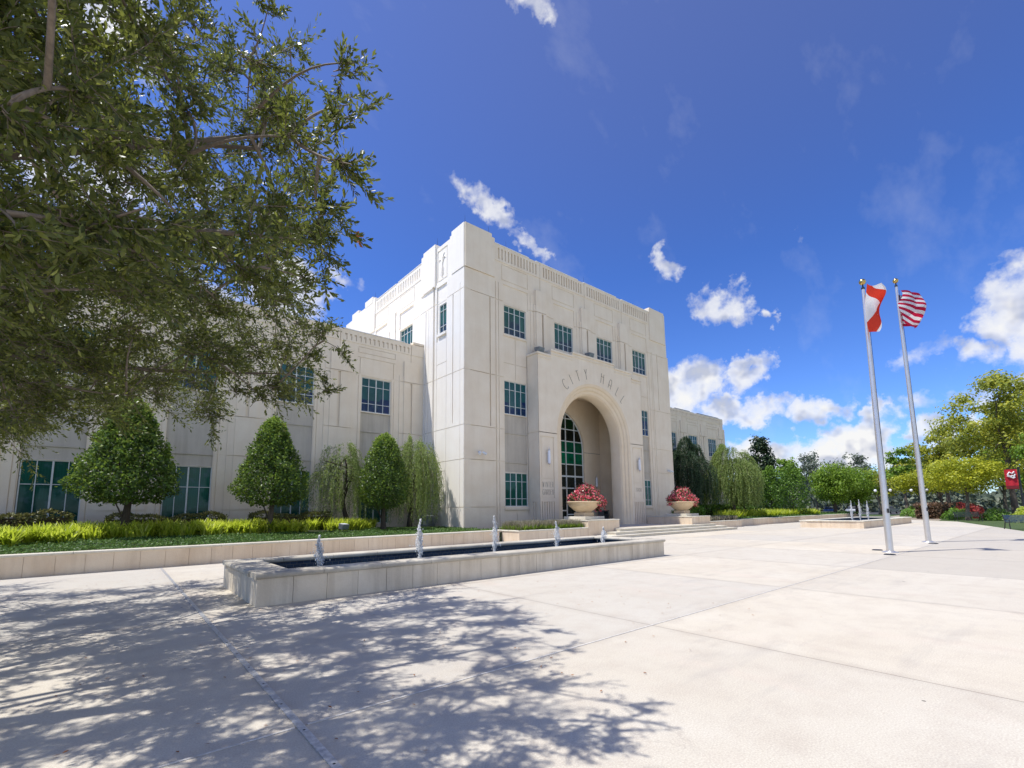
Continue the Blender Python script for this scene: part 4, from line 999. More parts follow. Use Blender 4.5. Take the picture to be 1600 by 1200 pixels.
def crown_tree(loc, H, W, ch, mat, label, name='tree', n=5000, leaf=.3, clumps=40, trunk_r=.16, group=None, seed=0, bark='barkdark', cat='tree', shape='round', gap=.55, depthW=None, trunks=1, squash=.75):
    """crown = leaf clumps spread through an ellipsoid (W wide, ch high, top at H)"""
    rs = np.random.RandomState(seed); x, y, z = loc; depthW = depthW or W
    t = empty(name, loc, label, cat, group)
    zc = z+H-ch/2
    c = rdir(clumps, rs)*(rs.rand(clumps, 1)**.45)
    if shape == 'dome': c[:, 2] = np.abs(c[:, 2])*2-1
    if shape == 'cone':
        hh = rs.rand(clumps)**1.3; a = rs.rand(clumps)*6.283; rr3 = (1-hh*.85)*(.55+.45*rs.rand(clumps)); c = np.stack([np.cos(a)*rr3, np.sin(a)*rr3, hh*2-1], 1)
    cen = c*np.array([W/2*.86, depthW/2*.86, ch/2*.88])+np.array([x, y, zc])
    cr = (W*.5)*(.20+.16*rs.rand(clumps))*(40/clumps)**.33
    per = rs.multinomial(n, cr**2/np.sum(cr**2))
    ids = np.repeat(np.arange(clumps), per); m_ = len(ids)
    d = rdir(m_, rs); d[:, 2] = d[:, 2]*squash+.1
    P = cen[ids]+d*cr[ids][:, None]*(gap+(1-gap)*rs.rand(m_, 1))*(1+.25*rs.normal(size=(m_, 1)))
    N = unit(d+np.array([0, 0, .5])+.7*rdir(m_, rs)); D = unit(np.cross(N, rdir(m_, rs)))
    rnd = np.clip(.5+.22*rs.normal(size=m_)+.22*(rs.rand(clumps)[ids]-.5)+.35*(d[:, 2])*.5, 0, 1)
    L = leaf*(.6+.8*rs.rand(m_))
    leafobj('crown', P, D, N, L, L*.62, M[mat], t, .2, rnd=rnd)
    mb = MB(); st_ = random.getstate(); random.seed(seed)
    for q in range(trunks):
        ox = (q-(trunks-1)/2)*.35
        pts = trunk_mesh(mb, (x+ox*.3, y, z-.1), (x+ox*2.2, y, zc-ch*.12), trunk_r, trunk_r*.45, .12)
        o_ = np.argsort(rs.rand(clumps))[:9]
        for i in o_: limb(mb, pts[random.choice((4, 5, 6, 7, 8))], cen[i], trunk_r*.38, trunk_r*.06, .1)
    part(mb, 'trunk', M[bark], t); random.setstate(st_)
    return t

# clipped trees of the left bed: bell crowns on short trunks
def topiary(x, y, z, H, W, cb, mat, label, n, leaf, seed, prof=None, side=True, lean=0):
    rs = np.random.RandomState(seed); t = empty('clipped_tree', (x, y, z), label, 'clipped tree', 'clipped bell-shaped trees in the beds')
    prof = prof or [(0, .55), (.06, .86), (.17, 1.), (.32, .93), (.50, .72), (.70, .50), (.86, .36), (.95, .24), (1, .06)]
    fz = np.array([p[0] for p in prof]); fr_ = np.array([p[1] for p in prof])
    h = rs.rand(n)**.9; a = rs.rand(n)*6.2832
    R_ = np.interp(h, fz, fr_)*W/2
    lum = 1+.08*np.sin(a*5+h*9+seed)+.06*np.sin(a*9-h*17+seed*2)+.06*np.sin(a*3+h*27)
    dep = rs.rand(n)**2.2*.42*W/2; low = (h < .06); stray = rs.rand(n) < .03; dep[stray] = -.05*W*rs.rand(stray.sum())
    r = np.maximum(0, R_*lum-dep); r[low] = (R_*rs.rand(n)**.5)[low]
    ch = H-cb
    P = np.stack([x+np.cos(a)*r+lean*h, y+np.sin(a)*r, z+cb+h*ch+.05*rs.normal(size=n)], 1)
    dr = np.gradient(np.interp(np.linspace(0, 1, 200), fz, fr_))*200*W/2/ch; sl = np.interp(h, np.linspace(0, 1, 200), dr)
    nn = unit(np.stack([np.cos(a), np.sin(a), -sl*.8], 1)); N = unit(nn+.75*rdir(n, rs)); D = unit(np.cross(N, rdir(n, rs))+nn*.4)
    rnd = np.clip(.36+.27*rs.normal(size=n)+.5*h**5-.5*dep/(W*.2)*.5+.12*nn[:, 2], 0, 1)  # random tone, paler at the top, darker inside the crown
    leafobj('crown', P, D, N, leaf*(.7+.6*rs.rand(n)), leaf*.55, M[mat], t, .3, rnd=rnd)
    mb = MB(); pts = trunk_mesh(mb, (x, y, z-.08), (x+lean*.5+.1, y, z+cb+ch*.55), W*.036+.03, .03, .07)
    for i in range(10):
        aa = i*2.4; limb(mb, pts[3+i % 5], (x+math.cos(aa)*W*.3, y+math.sin(aa)*W*.3, z+cb+ch*(.1+.07*i)), .035, .012, .1)
    if side: limb(mb, pts[1], (x+(-.45 if seed % 2 else .5), y-.1, z+cb+.25), .035, .02, .14)
    part(mb, 'trunk', M['barkdark'], t); return t
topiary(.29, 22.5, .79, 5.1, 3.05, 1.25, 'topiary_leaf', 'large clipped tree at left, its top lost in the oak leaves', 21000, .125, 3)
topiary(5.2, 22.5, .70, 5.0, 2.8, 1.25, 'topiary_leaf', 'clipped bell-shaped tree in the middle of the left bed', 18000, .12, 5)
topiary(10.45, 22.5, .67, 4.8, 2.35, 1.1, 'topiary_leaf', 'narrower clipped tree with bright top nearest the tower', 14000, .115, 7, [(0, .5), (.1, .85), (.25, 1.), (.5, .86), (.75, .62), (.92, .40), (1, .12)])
PT = [(0, .8), (.3, 1.), (.6, .80), (.85, .55), (1, .14)]
topiary(57.4, 24.2, .69, 6.3, 2.7, .35, 'hedge_green', 'left of three tall clipped cones in the right bed', 5000, .20, 9, PT, False)
topiary(59.1, 22.8, .65, 5.7, 2.7, .30, 'hedge_green', 'middle and lowest of three tall clipped cones in the right bed', 5000, .20, 11, PT, False)
topiary(62.1, 21.6, .62, 6.1, 3.4, .25, 'hedge_green', 'right and widest of three tall clipped cones in the right bed', 6000, .20, 13, PT, False)

def weeping(x, y, z, H, R_, mat, label, nst, seed, low=.5, leaf=.09, cent=(0, 0), arc=1.):
    rs = np.random.RandomState(seed); t = empty('weeping_tree', (x, y, z), label, 'weeping tree', 'weeping trees against the building')
    Ps = []; Ds = []; mb = MB(); st_ = random.getstate(); random.seed(seed)
    pts = trunk_mesh(mb, (x, y, z-.1), (x+cent[0]*.6, y+cent[1]*.6, z+H*.72), R_*.06+.03, .04, .2)
    for k in range(14):
        a = k*2.4; rr3 = R_*(.35+.35*random.random()); limb(mb, pts[3+k % 6], (x+cent[0]+math.cos(a)*rr3, y+cent[1]+math.sin(a)*rr3, z+H*(.55+.22*random.random())), .05, .015, .12)
    part(mb, 'trunk', M['barkdark'], t)
    mt = MB()
    ncl = 22; ca = rs.rand(ncl)*6.283; cr_ = rs.rand(ncl)**.6; hs = -.24*H*rs.rand(ncl)**1.3; ro = .75+.5*rs.rand(ncl)
    for s in range(nst):
        k = rs.randint(ncl); a = ca[k]+.34*rs.normal(); f = min(1, cr_[k]+.1*abs(rs.normal()))
        r0 = R_*.55*f; zt = z+H*(1-.24*f**2)+hs[k]-.3*rs.rand()
        out = R_*(f*.45+.10)*arc*ro[k]; drop = (zt-z-low)*(.25+.75*rs.rand()**.8)
        m_ = max(6, int(drop/.085)); q = np.linspace(0, 1, m_)
        rr3 = r0+out*np.minimum(1, q*1.8)**.6; zz = zt+.18*np.sin(np.minimum(1, q*3)*PI)-drop*q**1.25
        wx = .10*np.sin(q*6+rs.rand()*6)
        P = np.stack([x+cent[0]+np.cos(a)*rr3+wx*.6, y+cent[1]+np.sin(a)*rr3+wx, zz], 1)
        Ps.append(np.repeat(P, 3, 0)+.035*rs.normal(size=(m_*3, 3))); dd = np.gradient(P, axis=0); Ds.append(np.repeat(unit(dd), 3, 0))
        if s % 5 == 0: mt.tube([tuple(p) for p in P[::4]], .008, 3, caps=False)
    P = np.concatenate(Ps); D = unit(np.concatenate(Ds)*.9+.75*rdir(len(P), rs)+np.array([0, 0, -.35])); N = unit(np.cross(D, rdir(len(P), rs)))
    rnd = np.clip(.45+.22*rs.normal(size=len(P))+.12*(P[:, 2]-z-H*.5)/H, 0, 1)
    cr2 = leafobj('crown', P, D, N, leaf*(.7+.7*rs.rand(len(P))), leaf*.26, M[mat], t, .15, rnd=rnd)
    part(mt, 'twigs', M['twig'], t); random.setstate(st_)
weeping(9.6, 24.9, .8, 5.0, 1.55, 'weep_leaf', 'pale weeping shrub tree left of the narrow clipped tree, against the wing wall', 190, 21, .3, .11, (-.5, 0))
weeping(13.0, 24.6, .6, 5.7, 1.75, 'weep_leaf', 'pale weeping shrub tree right of the narrow clipped tree, in the tower corner', 300, 22, .35, .11, (.2, 0))
weeping(43.0, 24.2, .7, 8.3, 2.2, 'weep_leaf_dark', 'dark weeping tree against the right wing, next to the tower', 420, 23, 1.2, .15)
weeping(47.8, 22.1, .65, 7.9, 2.45, 'weep_leaf', 'big bright weeping tree with pale trailing foliage in the right bed', 700, 24, 1.0, .16, (0, 0))
weeping(50.6, 22.4, .65, 4.6, 1.1, 'weep_leaf', 'smaller weeping tree right of the big bright one', 260, 25, 1.0, .16, (.2, 0))

# ------------------------------------------------------------------ beds
def hedge(x0, x1, y0, y1, z0, z1, mat, label, n, leaf, seed, kind=None, name='hedge', cat='hedge', group='low clipped hedges'):
    rs = np.random.RandomState(seed)
    p = rs.rand(n, 3); top = rs.rand(n) < .5; front = ~top & (rs.rand(n) < .65); end = ~top & ~front
    p[top, 2] = 1-.1*rs.rand(top.sum()); p[front, 1] = .1*rs.rand(front.sum()); p[end, 0] = np.where(rs.rand(end.sum()) < .6, .03*rs.rand(end.sum()), 1-.03*rs.rand(end.sum()))
    P = np.array([x0, y0, z0])+p*np.array([x1-x0, y1-y0, z1-z0]); P[:, 2] += .09*np.sin(P[:, 0]*2.3+seed)*p[:, 2]+.05*np.sin(P[:, 0]*6)*p[:, 2]; P[:, 1] += .08*np.sin(P[:, 0]*3.1)
    nn = np.where(top[:, None], [0, 0, 1.], [0, -1., .2]); N = unit(nn+.8*rdir(n, rs)); D = unit(np.cross(N, rdir(n, rs))+.5*nn)
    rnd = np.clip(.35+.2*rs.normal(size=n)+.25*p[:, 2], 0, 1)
    if kind:
        o = leafobj(name, P, D, N, leaf*(.7+.6*rs.rand(n)), leaf*.5, M[mat], None, rnd=rnd); tag(o, label, cat, None, kind); return o
    t = empty(name, ((x0+x1)/2, (y0+y1)/2, z0), label, cat, group)
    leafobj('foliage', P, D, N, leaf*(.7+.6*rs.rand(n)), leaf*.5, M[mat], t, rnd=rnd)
    mb = MB(); i = leaf*.8
    rows = [[(x, y0+i, z0-.05), (x, y0+i, z1-i*1.4), (x, y1-i, z1-i*1.4), (x, y1-i, z0-.05)] for x in np.linspace(x0+i, x1-i, 12)]
    mb.strip(rows); part(mb, 'stems', M['mulch'], t)
hedge(-6., -1.2, 24.2, 25.7, .85, 1.62, 'hedge_leaf', 'low olive hedge under the leftmost ground-floor window', 3800, .12, 31)
hedge(-.2, 3.9, 24.4, 25.8, .85, 1.5, 'hedge_leaf', 'low olive hedge behind the large clipped tree', 3300, .12, 32)
hedge(5.0, 8.6, 24.4, 25.8, .75, 1.5, 'hedge_leaf', 'low olive hedge behind the middle clipped tree', 3000, .12, 33)
hedge(41.5, 56, 23.6, 25, .6, 1.75, 'hedge_green', 'bright green box hedge in front of the right wing', 7000, .2, 34)
hedge(36.2, 41.2, 21.6, 23.2, .6, 1.45, 'hedge_green', 'dark low shrub border behind the right flower urn', 3000, .18, 35)
# ground jasmine along the wall top (uncountable)
def carpet(name, n, fx, leafsize, mat, label, cat, seed, up=.35):
    rs = np.random.RandomState(seed); P = fx(n, rs); m_ = len(P)
    N = unit(np.array([0, 0, 1.])+up*1.6*rs.normal(size=(m_, 3))); D = unit(np.cross(N, rdir(m_, rs)))
    o = leafobj(name, P, D, N, leafsize*(.7+.7*rs.rand(m_)), leafsize*.6, M[mat], None, .2, rnd=np.clip(.42+.24*rs.normal(size=m_), 0, 1)); tag(o, label, cat, None, 'stuff')
def jas(n, rs):
    x = -11+26*rs.rand(n); y = wallY(x)+.28+(np.where(x > 9.5, 5.5, 3.5))*rs.rand(n)**1.15
    z = np.array([lz(a, b) for a, b in zip(x, y)])+.05*rs.rand(n)+.03*np.sin(x*3)*np.sin(y*4)+.02; return np.stack([x, y, z], 1)
carpet('ground_cover', 42000, jas, .075, 'jasmine_leaf', 'dense low green ground cover behind the long planter wall', 'ground cover', 41)
def ras(n, rs):
    x = 41+50*rs.rand(n)**1.2; y0 = 18.85+.03*(x-41)+np.maximum(0, x-83)*.17; y = y0+.1+3.2*rs.rand(n)
    z = np.array([rz(a, b) for a, b in zip(x, y)])+.08*rs.rand(n); return np.stack([x, y, z], 1)
carpet('ground_cover', 16000, ras, .15, 'jasmine_leaf', 'green ground cover of the right bed behind the curving wall', 'ground cover', 42)
# strappy daylilies (uncountable)
def blades(name, bases, per, L, W, mat, label, cat, seed, droop=.9, spread=.55):
    rs = np.random.RandomState(seed); nb = len(bases)*per
    B = np.repeat(bases, per, 0)+np.concatenate([.07*rs.normal(size=(nb, 2)), np.zeros((nb, 1))], 1)
    a = rs.rand(nb)*6.283; o = np.stack([np.cos(a), np.sin(a), np.zeros(nb)], 1); s = np.stack([-np.sin(a), np.cos(a), np.zeros(nb)], 1)
    l = (L*(.6+.6*rs.rand(nb)))[:, None]; sp = (spread*(.4+.9*rs.rand(nb)))[:, None]; dr = (droop*rs.rand(nb))[:, None]
    ts = [0, .35, .7, 1.]; pts = []
    for t_ in ts:
        c = B+o*l*sp*t_**1.3+np.array([0, 0, 1.])*l*(t_*.95-dr*.55*t_**2.5); w = W*(1-.85*t_**2); pts += [c-s*w, c+s*w]
    V = np.stack(pts, 1).reshape(-1, 3); b = np.arange(nb)[:, None]*8
    F = np.concatenate([b+np.array([[0, 1, 3, 2]]), b+np.array([[2, 3, 5, 4]]), b+np.array([[4, 5, 7, 6]])], 1).reshape(-1, 4)
    rnd = np.repeat(np.clip(.5+.25*rs.normal(size=nb), 0, 1), 8)
    obj = npmesh(name, V, F, M[mat], None, rnd); tag(obj, label, cat, None, 'stuff'); return obj
rs = np.random.RandomState(51); n = 1000
cx_ = -10+22*rs.rand(150); cy_ = 21.0+.22*cx_+2.0*rs.rand(150); kk = rs.randint(0, 125, n); bx = cx_[kk]+.16*rs.normal(size=n); by = cy_[kk]+.16*rs.normal(size=n); bx = bx[:]; keep = (by > 20) & ~((bx > 10.9))
bx, by = bx[keep], by[keep]
blades('daylily_bed', np.stack([bx, by, [lz(a, b) for a, b in zip(bx, by)]], 1), 30, .58, .034, 'lily_leaf', 'bright yellow-green strappy daylilies massed between the clipped trees', 'daylilies', 52)
n = 420; bx = 44+24*rs.rand(n); by = 20.7+1.6*rs.rand(n)
blades('daylily_bed', np.stack([bx, by, [rz(a, b) for a, b in zip(bx, by)]], 1), 22, .8, .045, 'lily_leaf', 'yellow-green strappy plants behind the wall of the right bed', 'daylilies', 53)
n = 420; bx = 15.3+4.6*rs.rand(n); by = 17.65+1.3*rs.rand(n)
blades('dwarf_grass_bed', np.stack([bx, by, np.full(n, .52)], 1), 24, .52, .014, 'lavender', 'tufted dwarf grasses with mauve plumes in the planter before WINTER GARDEN', 'grasses', 54, .3, .5)
blades('dwarf_grass_leaves', np.stack([bx, by-.05, np.full(n, .51)], 1), 30, .36, .018, 'green_leaf', 'fresh green tufts at the foot of the mauve plumes', 'grasses', 55, .8, .8)
n = 150; bx = 34.2+5.8*rs.rand(n); by = 18.25+1.2*rs.rand(n)
blades('dwarf_grass_bed', np.stack([bx, by, np.full(n, .52)], 1), 26, .45, .02, 'lavender', 'pale tufted grasses in the short planter right of the steps', 'grasses', 56, .5, .6)

# ------------------------------------------------------------------ far trees and park at right
GT = 'yellow-green trees of the park at right'
crown_tree((42.2, 25.4, .6), 8.4, 1.6, 3.6, 'weep_leaf_dark', 'thin dark tree rising behind the dark weeping tree', n=900, leaf=.22, clumps=14, seed=99)
crown_tree((74.5, 29.8, .6), 11.6, 7.0, 10.2, 'magnolia_leaf', 'dark glossy magnolia rising behind the clipped cones', name='magnolia_tree', n=5200, leaf=.42, clumps=60, trunk_r=.22, seed=101, shape='cone', cat='magnolia tree')
crown_tree((98, 34.5, .3), 11.6, 5.2, 7., 'green_leaf', 'round light green tree just right of the magnolia', n=2600, leaf=.42, clumps=30, seed=102)
crown_tree((78, 21.8, .55), 7.0, 8.6, 5.8, 'green_leaf', 'broad fresh green spreading tree, left one of the pair behind the curving wall', n=13000, leaf=.24, clumps=110, trunk_r=.16, seed=103, shape='round', trunks=3, depthW=6., group='spreading trees behind the curving wall')
crown_tree((86, 21.2, .5), 7.2, 9.0, 6.0, 'green_leaf', 'broad fresh green spreading tree, right one of the pair behind the curving wall', n=11000, leaf=.26, clumps=100, trunk_r=.16, seed=104, trunks=3, depthW=6., group='spreading trees behind the curving wall')
crown_tree((124, 38, 0), 14.2, 10, 8., 'grey_leaf', 'far sparse grey-green tree on the skyline, left of two', n=2200, leaf=.5, clumps=46, seed=105, gap=.3)
crown_tree((133, 33.5, 0), 14.0, 10, 8., 'grey_leaf', 'far sparse grey-green tree on the skyline, right of two', n=2200, leaf=.5, clumps=46, seed=106, gap=.3)
for k, (x, y, H, W, ch, mt, lb, n, lf) in enumerate((
    (98, 17.3, 12.0, 5.5, 8.8, 'green_leaf', 'upright green tree seen between the two flagpoles', 4200, .34),
    (107, 22.8, 9.2, 9., 7., 'mixed_leaf', 'low olive tree behind the nearer flagpole', 4200, .38),
    (92, 14.6, 6.6, 7.0, 3.6, 'yellow_leaf', 'low bright yellow tree between the flagpoles', 4200, .28),
    (118, 18.4, 12.2, 9., 9., 'mixed_leaf', 'tall olive tree behind the farther flagpole', 4600, .42),
    (87.5, 10.9, 13.4, 8.5, 9., 'mixed_leaf', 'tall olive-yellow tree right of the farther flagpole', 7000, .34),
    (78.5, 10.4, 6.9, 6.6, 4.0, 'yellow_leaf', 'bright yellow spreading tree just right of the farther flagpole', 6500, .23),
    (68.3, 7.2, 6.9, 7.0, 4.3, 'yellow_leaf', 'bright yellow-green tree over the dark green bench', 8000, .21),
    (72.6, 4.0, 17.6, 11.0, 13.4, 'mixed_leaf', 'tallest park tree at the right edge, olive with yellow tips', 14000, .29),
    (84, 2.6, 15.6, 11., 12., 'green_leaf', 'tall green tree behind the tallest park tree', 6500, .36),
    (60.5, .8, 8.4, 5.0, 4.4, 'green_leaf', 'lower olive tree at the right edge behind the blue bench', 7000, .20),
    (100, 6.4, 11.5, 12, 9., 'mixed_leaf', 'dull olive tree deep in the park behind the yellow trees', 5200, .42))):
    crown_tree((x, y, 0), H, W, ch, mt, lb, n=n, leaf=lf, clumps=64 if n > 6000 else 44, seed=120+k, group=GT, trunk_r=.19 if H < 9 else .26, bark='bark', squash=.6)
# distant wood beyond the park: one mass
rs = np.random.RandomState(200); n = 26000
az = rad(60)+rad(36)*rs.rand(n); dd = 150+60*rs.rand(n); top = 7.5+2.5*np.sin(az*37)+1.8*np.sin(az*91+1)
P = np.stack([np.sin(az)*dd, np.cos(az)*dd, rs.rand(n)**.7*top], 1); N = unit(np.array([-.8, -.4, .5])+.8*rdir(n, rs))
o = leafobj('far_wood', P, unit(np.cross(N, rdir(n, rs))), N, 1.3*(.6+.8*rs.rand(n)), .9, M['grey_leaf'], None); tag(o, 'distant line of grey-green woodland closing the park at right', 'woodland', None, 'stuff')
# low park shrubs
def mound(x, y, W, D_, H, mat, label, n, leaf, seed, name='shrub', group=None, z=0., cat='shrub'):
    rs = np.random.RandomState(seed); d = rdir(n, rs); d[:, 2] = np.abs(d[:, 2])
    lum = 1+.12*np.sin(d[:, :1]*6+seed)+.1*np.sin(d[:, 1:2]*8)
    P = np.array([x, y, z])+d*np.array([W/2, D_/2, H])*lum*(.85+.15*rs.rand(n, 1))
    N = unit(d+.7*rdir(n, rs)); t = empty(name, (x, y, z), label, cat, group)
    leafobj('foliage', P, unit(np.cross(N, rdir(n, rs))), N, leaf*(.7+.6*rs.rand(n)), leaf*.6, M[mat], t, rnd=np.clip(.4+.2*rs.normal(size=n)+.3*d[:, 2]*.5, 0, 1))
    mb = MB()
    for k in range(5): mb.tube([(x+.05*k, y, z-.02), (x+W*.3*math.cos(k*1.3), y+D_*.3*math.sin(k*1.3), z+H*.6)], [.03, .012], 5)
    part(mb, 'stems', M['barkdark'], t)
gg = 'rounded low shrubs along the park path'
for k, (px_, py_, W, D_, H, mt, lb) in enumerate((
    (90, 15.4, 9, 2.5, 1.3, 'hedge_green', 'green rounded shrub row left of the farther flagpole'),
    (84, 13.4, 7, 2.5, 1.2, 'hedge_green', 'green rounded shrub just right of the farther flagpole'),
    (73.5, 8.6, 7, 2.4, 1.15, 'hedge_green', 'pale green shrub behind the dark green bench'),
    (69.5, 5.2, 5.5, 2.2, 1.1, 'hedge_green', 'pale green shrub between the two benches'),
    (62.5, 2.7, 6.5, 2.2, 1.25, 'lily_leaf', 'yellow shrub just behind the blue bench'))):
    mound(px_, py_, W, D_, H, mt, lb, 1700, .2, 220+k, group=gg)
hedge(74, 104, 10.4, 12.6, 0, 1.7, 'brown_leaf', 'long reddish-brown clipped hedge across the park', 6500, .3, 240)
for k, (x, y, W, lb) in enumerate(((80, 8.6, 8, 'red flowering shrub mass right of the dark green bench'), (86.5, 10.0, 5, 'smaller red flowering shrub left of the park tree trunk'))):
    mound(x, y-.3, W, 2.5, 1.75, 'red_leaf', lb, 1700, .26, 250+k, name='flowering_shrub', group='red flowering shrubs', cat='flowering shrub')
    mound(x+.5, y+.6, W+2, 2.2, 1.7, 'magnolia_leaf', 'dark green bush behind the ' + ('larger' if k == 0 else 'smaller') + ' red flowering shrub', 900, .26, 260+k)
# lamp posts with paired globes, and the red banner
def lamp_post(x, y, label, H=3.6, banner=False):
    t = empty('street_lamp', (x, y, 0), label, 'street lamp', 'park lamps with paired globes')
    mb = MB(); mb.lathe([(0, .9), (.12, .9), (.16, .8), (.22, .35), (.27, .3), (.3, .0)], (x, y, 0), 14); mb.tube([(x, y, .85), (x, y, H+.45)], [.09, .06], 10); part(mb, 'pole', M['dark'], t)
    for s in (-1, 1):
        mb = MB(); mb.tube([(x, y, H+.25), (x, y+s*.4, H+.45), (x, y+s*.75, H+.3), (x, y+s*.75, H+.12)], .025, 6); a = part(mb, 'arm', M['dark'], t)
        mb = MB(); mb.lathe([(.001, -.2), (.1, -.17), (.17, -.07), (.17, .02), (.11, .1), (.04, .14), (.001, .14)], (x, y+s*.75, H-.08), 14); part(mb, 'globe', M['opal'], a)
lamp_post(73.0, 15.1, 'park lamp with white globes behind the nearer flagpole')
lamp_post(76.5, 12.2, 'park lamp with white globe behind the farther flagpole')
t = empty('banner_post', (66.6, 3.1, 0), 'dark post holding a red banner with a white emblem at the right edge', 'banner post')
mb = MB(); mb.tube([(66.6, 3.1, 0), (66.6, 3.1, 5.2)], [.1, .07], 10); mb.tube([(66.6, 3.1, 5.0), (66.4, 4.05, 5.0)], .02, 6); mb.tube([(66.6, 3.1, 3.05), (66.4, 4.05, 3.05)], .02, 6); part(mb, 'pole', M['dark'], t)
bm_ = plain_mat('banner_red', (.55, .015, .03), .7, 0, .1, 2); bw_ = plain_mat('banner_white', (.85, .8, .8), .7, 0, .05)
def bp(s, z): q = s; return (66.56-.2*q-.012, 3.2+.85*q, z)
mb = MB(); n = 12
rows = [[(bp(i/n, z)[0]+.03*math.sin(i*.9), bp(i/n, z)[1], z) for z in (3.08, 3.7, 4.3, 4.97)] for i in range(n+1)]
mb.strip(rows, smooth=True); bo = part(mb, 'banner', bm_, t)
mb = MB()
for pts in ([(.2, 4.75), (.4, 4.55), (.6, 4.7), (.75, 4.5), (.6, 4.3), (.35, 4.35)], [(.3, 4.1), (.55, 4.25), (.8, 4.35)], [(.15, 4.5), (.28, 4.3), (.22, 4.15)]):
    mb.tube([(bp(a, z)[0]-.07, bp(a, z)[1], z) for a, z in pts], .075, 5)
part(mb, 'emblem', bw_, bo)
mb = MB(); mb.add([(bp(0, 0)[0]-.04, bp(0, 0)[1], 3.1), (bp(1, 0)[0]-.04, bp(1, 0)[1], 3.1), (bp(1, 0)[0]-.04, bp(1, 0)[1], 3.4), (bp(0, 0)[0]-.04, bp(0, 0)[1], 3.4)], [(0, 1, 2, 3)]); part(mb, 'lower_band', plain_mat('banner_dark_red', (.2, .01, .015), .7), bo)

# parked cars glimpsed under the trees
def car(loc, rz_, paint, label, first=None):
    t = empty('parked_car', loc, label, 'car', 'cars parked beyond the beds', rz_)
    mb = MB(); W = .9
    def sec(pr_, w): return [(x, w, z) for x, z in pr_]
    body = [(-2.2, .35), (-2.2, .85), (-2.05, .95), (-1.2, 1.02), (1.0, 1.0), (1.9, .85), (2.2, .65), (2.2, .35)]
    rows = [sec(body, -W), sec([(x*1.01, z) for x, z in body], -W*.6), sec([(x*1.01, z) for x, z in body], W*.6), sec(body, W)]
    mb.strip(rows, smooth=False); mb.add(rows[0], [list(range(8))]); mb.add(rows[-1], [list(range(8))[::-1]])
    mb.box(-1.5, .3, -.66, .66, 1.40, 1.46)
    mb.build('body', paint, t, origin=(0, 0, 0), bevel=.03)
    mb = MB(); a = [(-2.0, .96), (-1.5, 1.42), (.3, 1.42), (1.05, .99)]
    r1 = [(x, -.82 if z < 1.2 else -.64, z) for x, z in a]; r2 = [(x, .82 if z < 1.2 else .64, z) for x, z in a]
    mb.strip([r1, r2]); mb.add(r1, [(0, 1, 2, 3)]); mb.add(r2, [(3, 2, 1, 0)]); mb.build('windows', M['dark'], t, origin=(0, 0, 0))
    for x in (-1.35, 1.4):
        for s in (-1, 1):
            mb = MB(); mb.tube([(x, s*.72, .33), (x, s*.93, .33)], .33, 16, smooth=False); w_ = mb.build('wheel', M['black'], t, origin=(0, 0, 0))
            mb = MB(); mb.tube([(x, s*.931, .33), (x, s*.945, .33)], .2, 12, smooth=False); r_ = mb.build('rim', M['alum'], None, origin=(0, 0, 0)); r_.parent = w_
    for s in (-1, 1):
        mb = MB(); mb.box(2.16, 2.23, s*.65-.16, s*.65+.16, .62, .76); mb.build('headlight', M['opal'], t, origin=(0, 0, 0))
white_p = plain_mat('car_paint_white', (.75, .75, .75), .3, .1, .03); blue_p = plain_mat('car_paint_blue', (.04, .08, .2), .3, .3, .05); silver_p = plain_mat('car_paint_silver', (.4, .42, .45), .3, .6, .05)
car((126, 36.5, 0), rad(20), blue_p, 'dark blue car under the spreading trees, leftmost of three')
car((121, 30.6, 0), rad(25), white_p, 'white car beyond the distant fountain, middle of three')
car((122, 24.6, 0), rad(-10), silver_p, 'silver car beyond the distant fountain, rightmost of three')
mb = MB(); mb.add([(110, 18, .0), (190, 22, .0), (190, 48, .0), (112, 46, .0)], [(0, 1, 2, 3)]); thing(mb, 'road', plain_mat('asphalt', (.06, .06, .062), .9, 0, .2, 4), None, None, kind='structure')

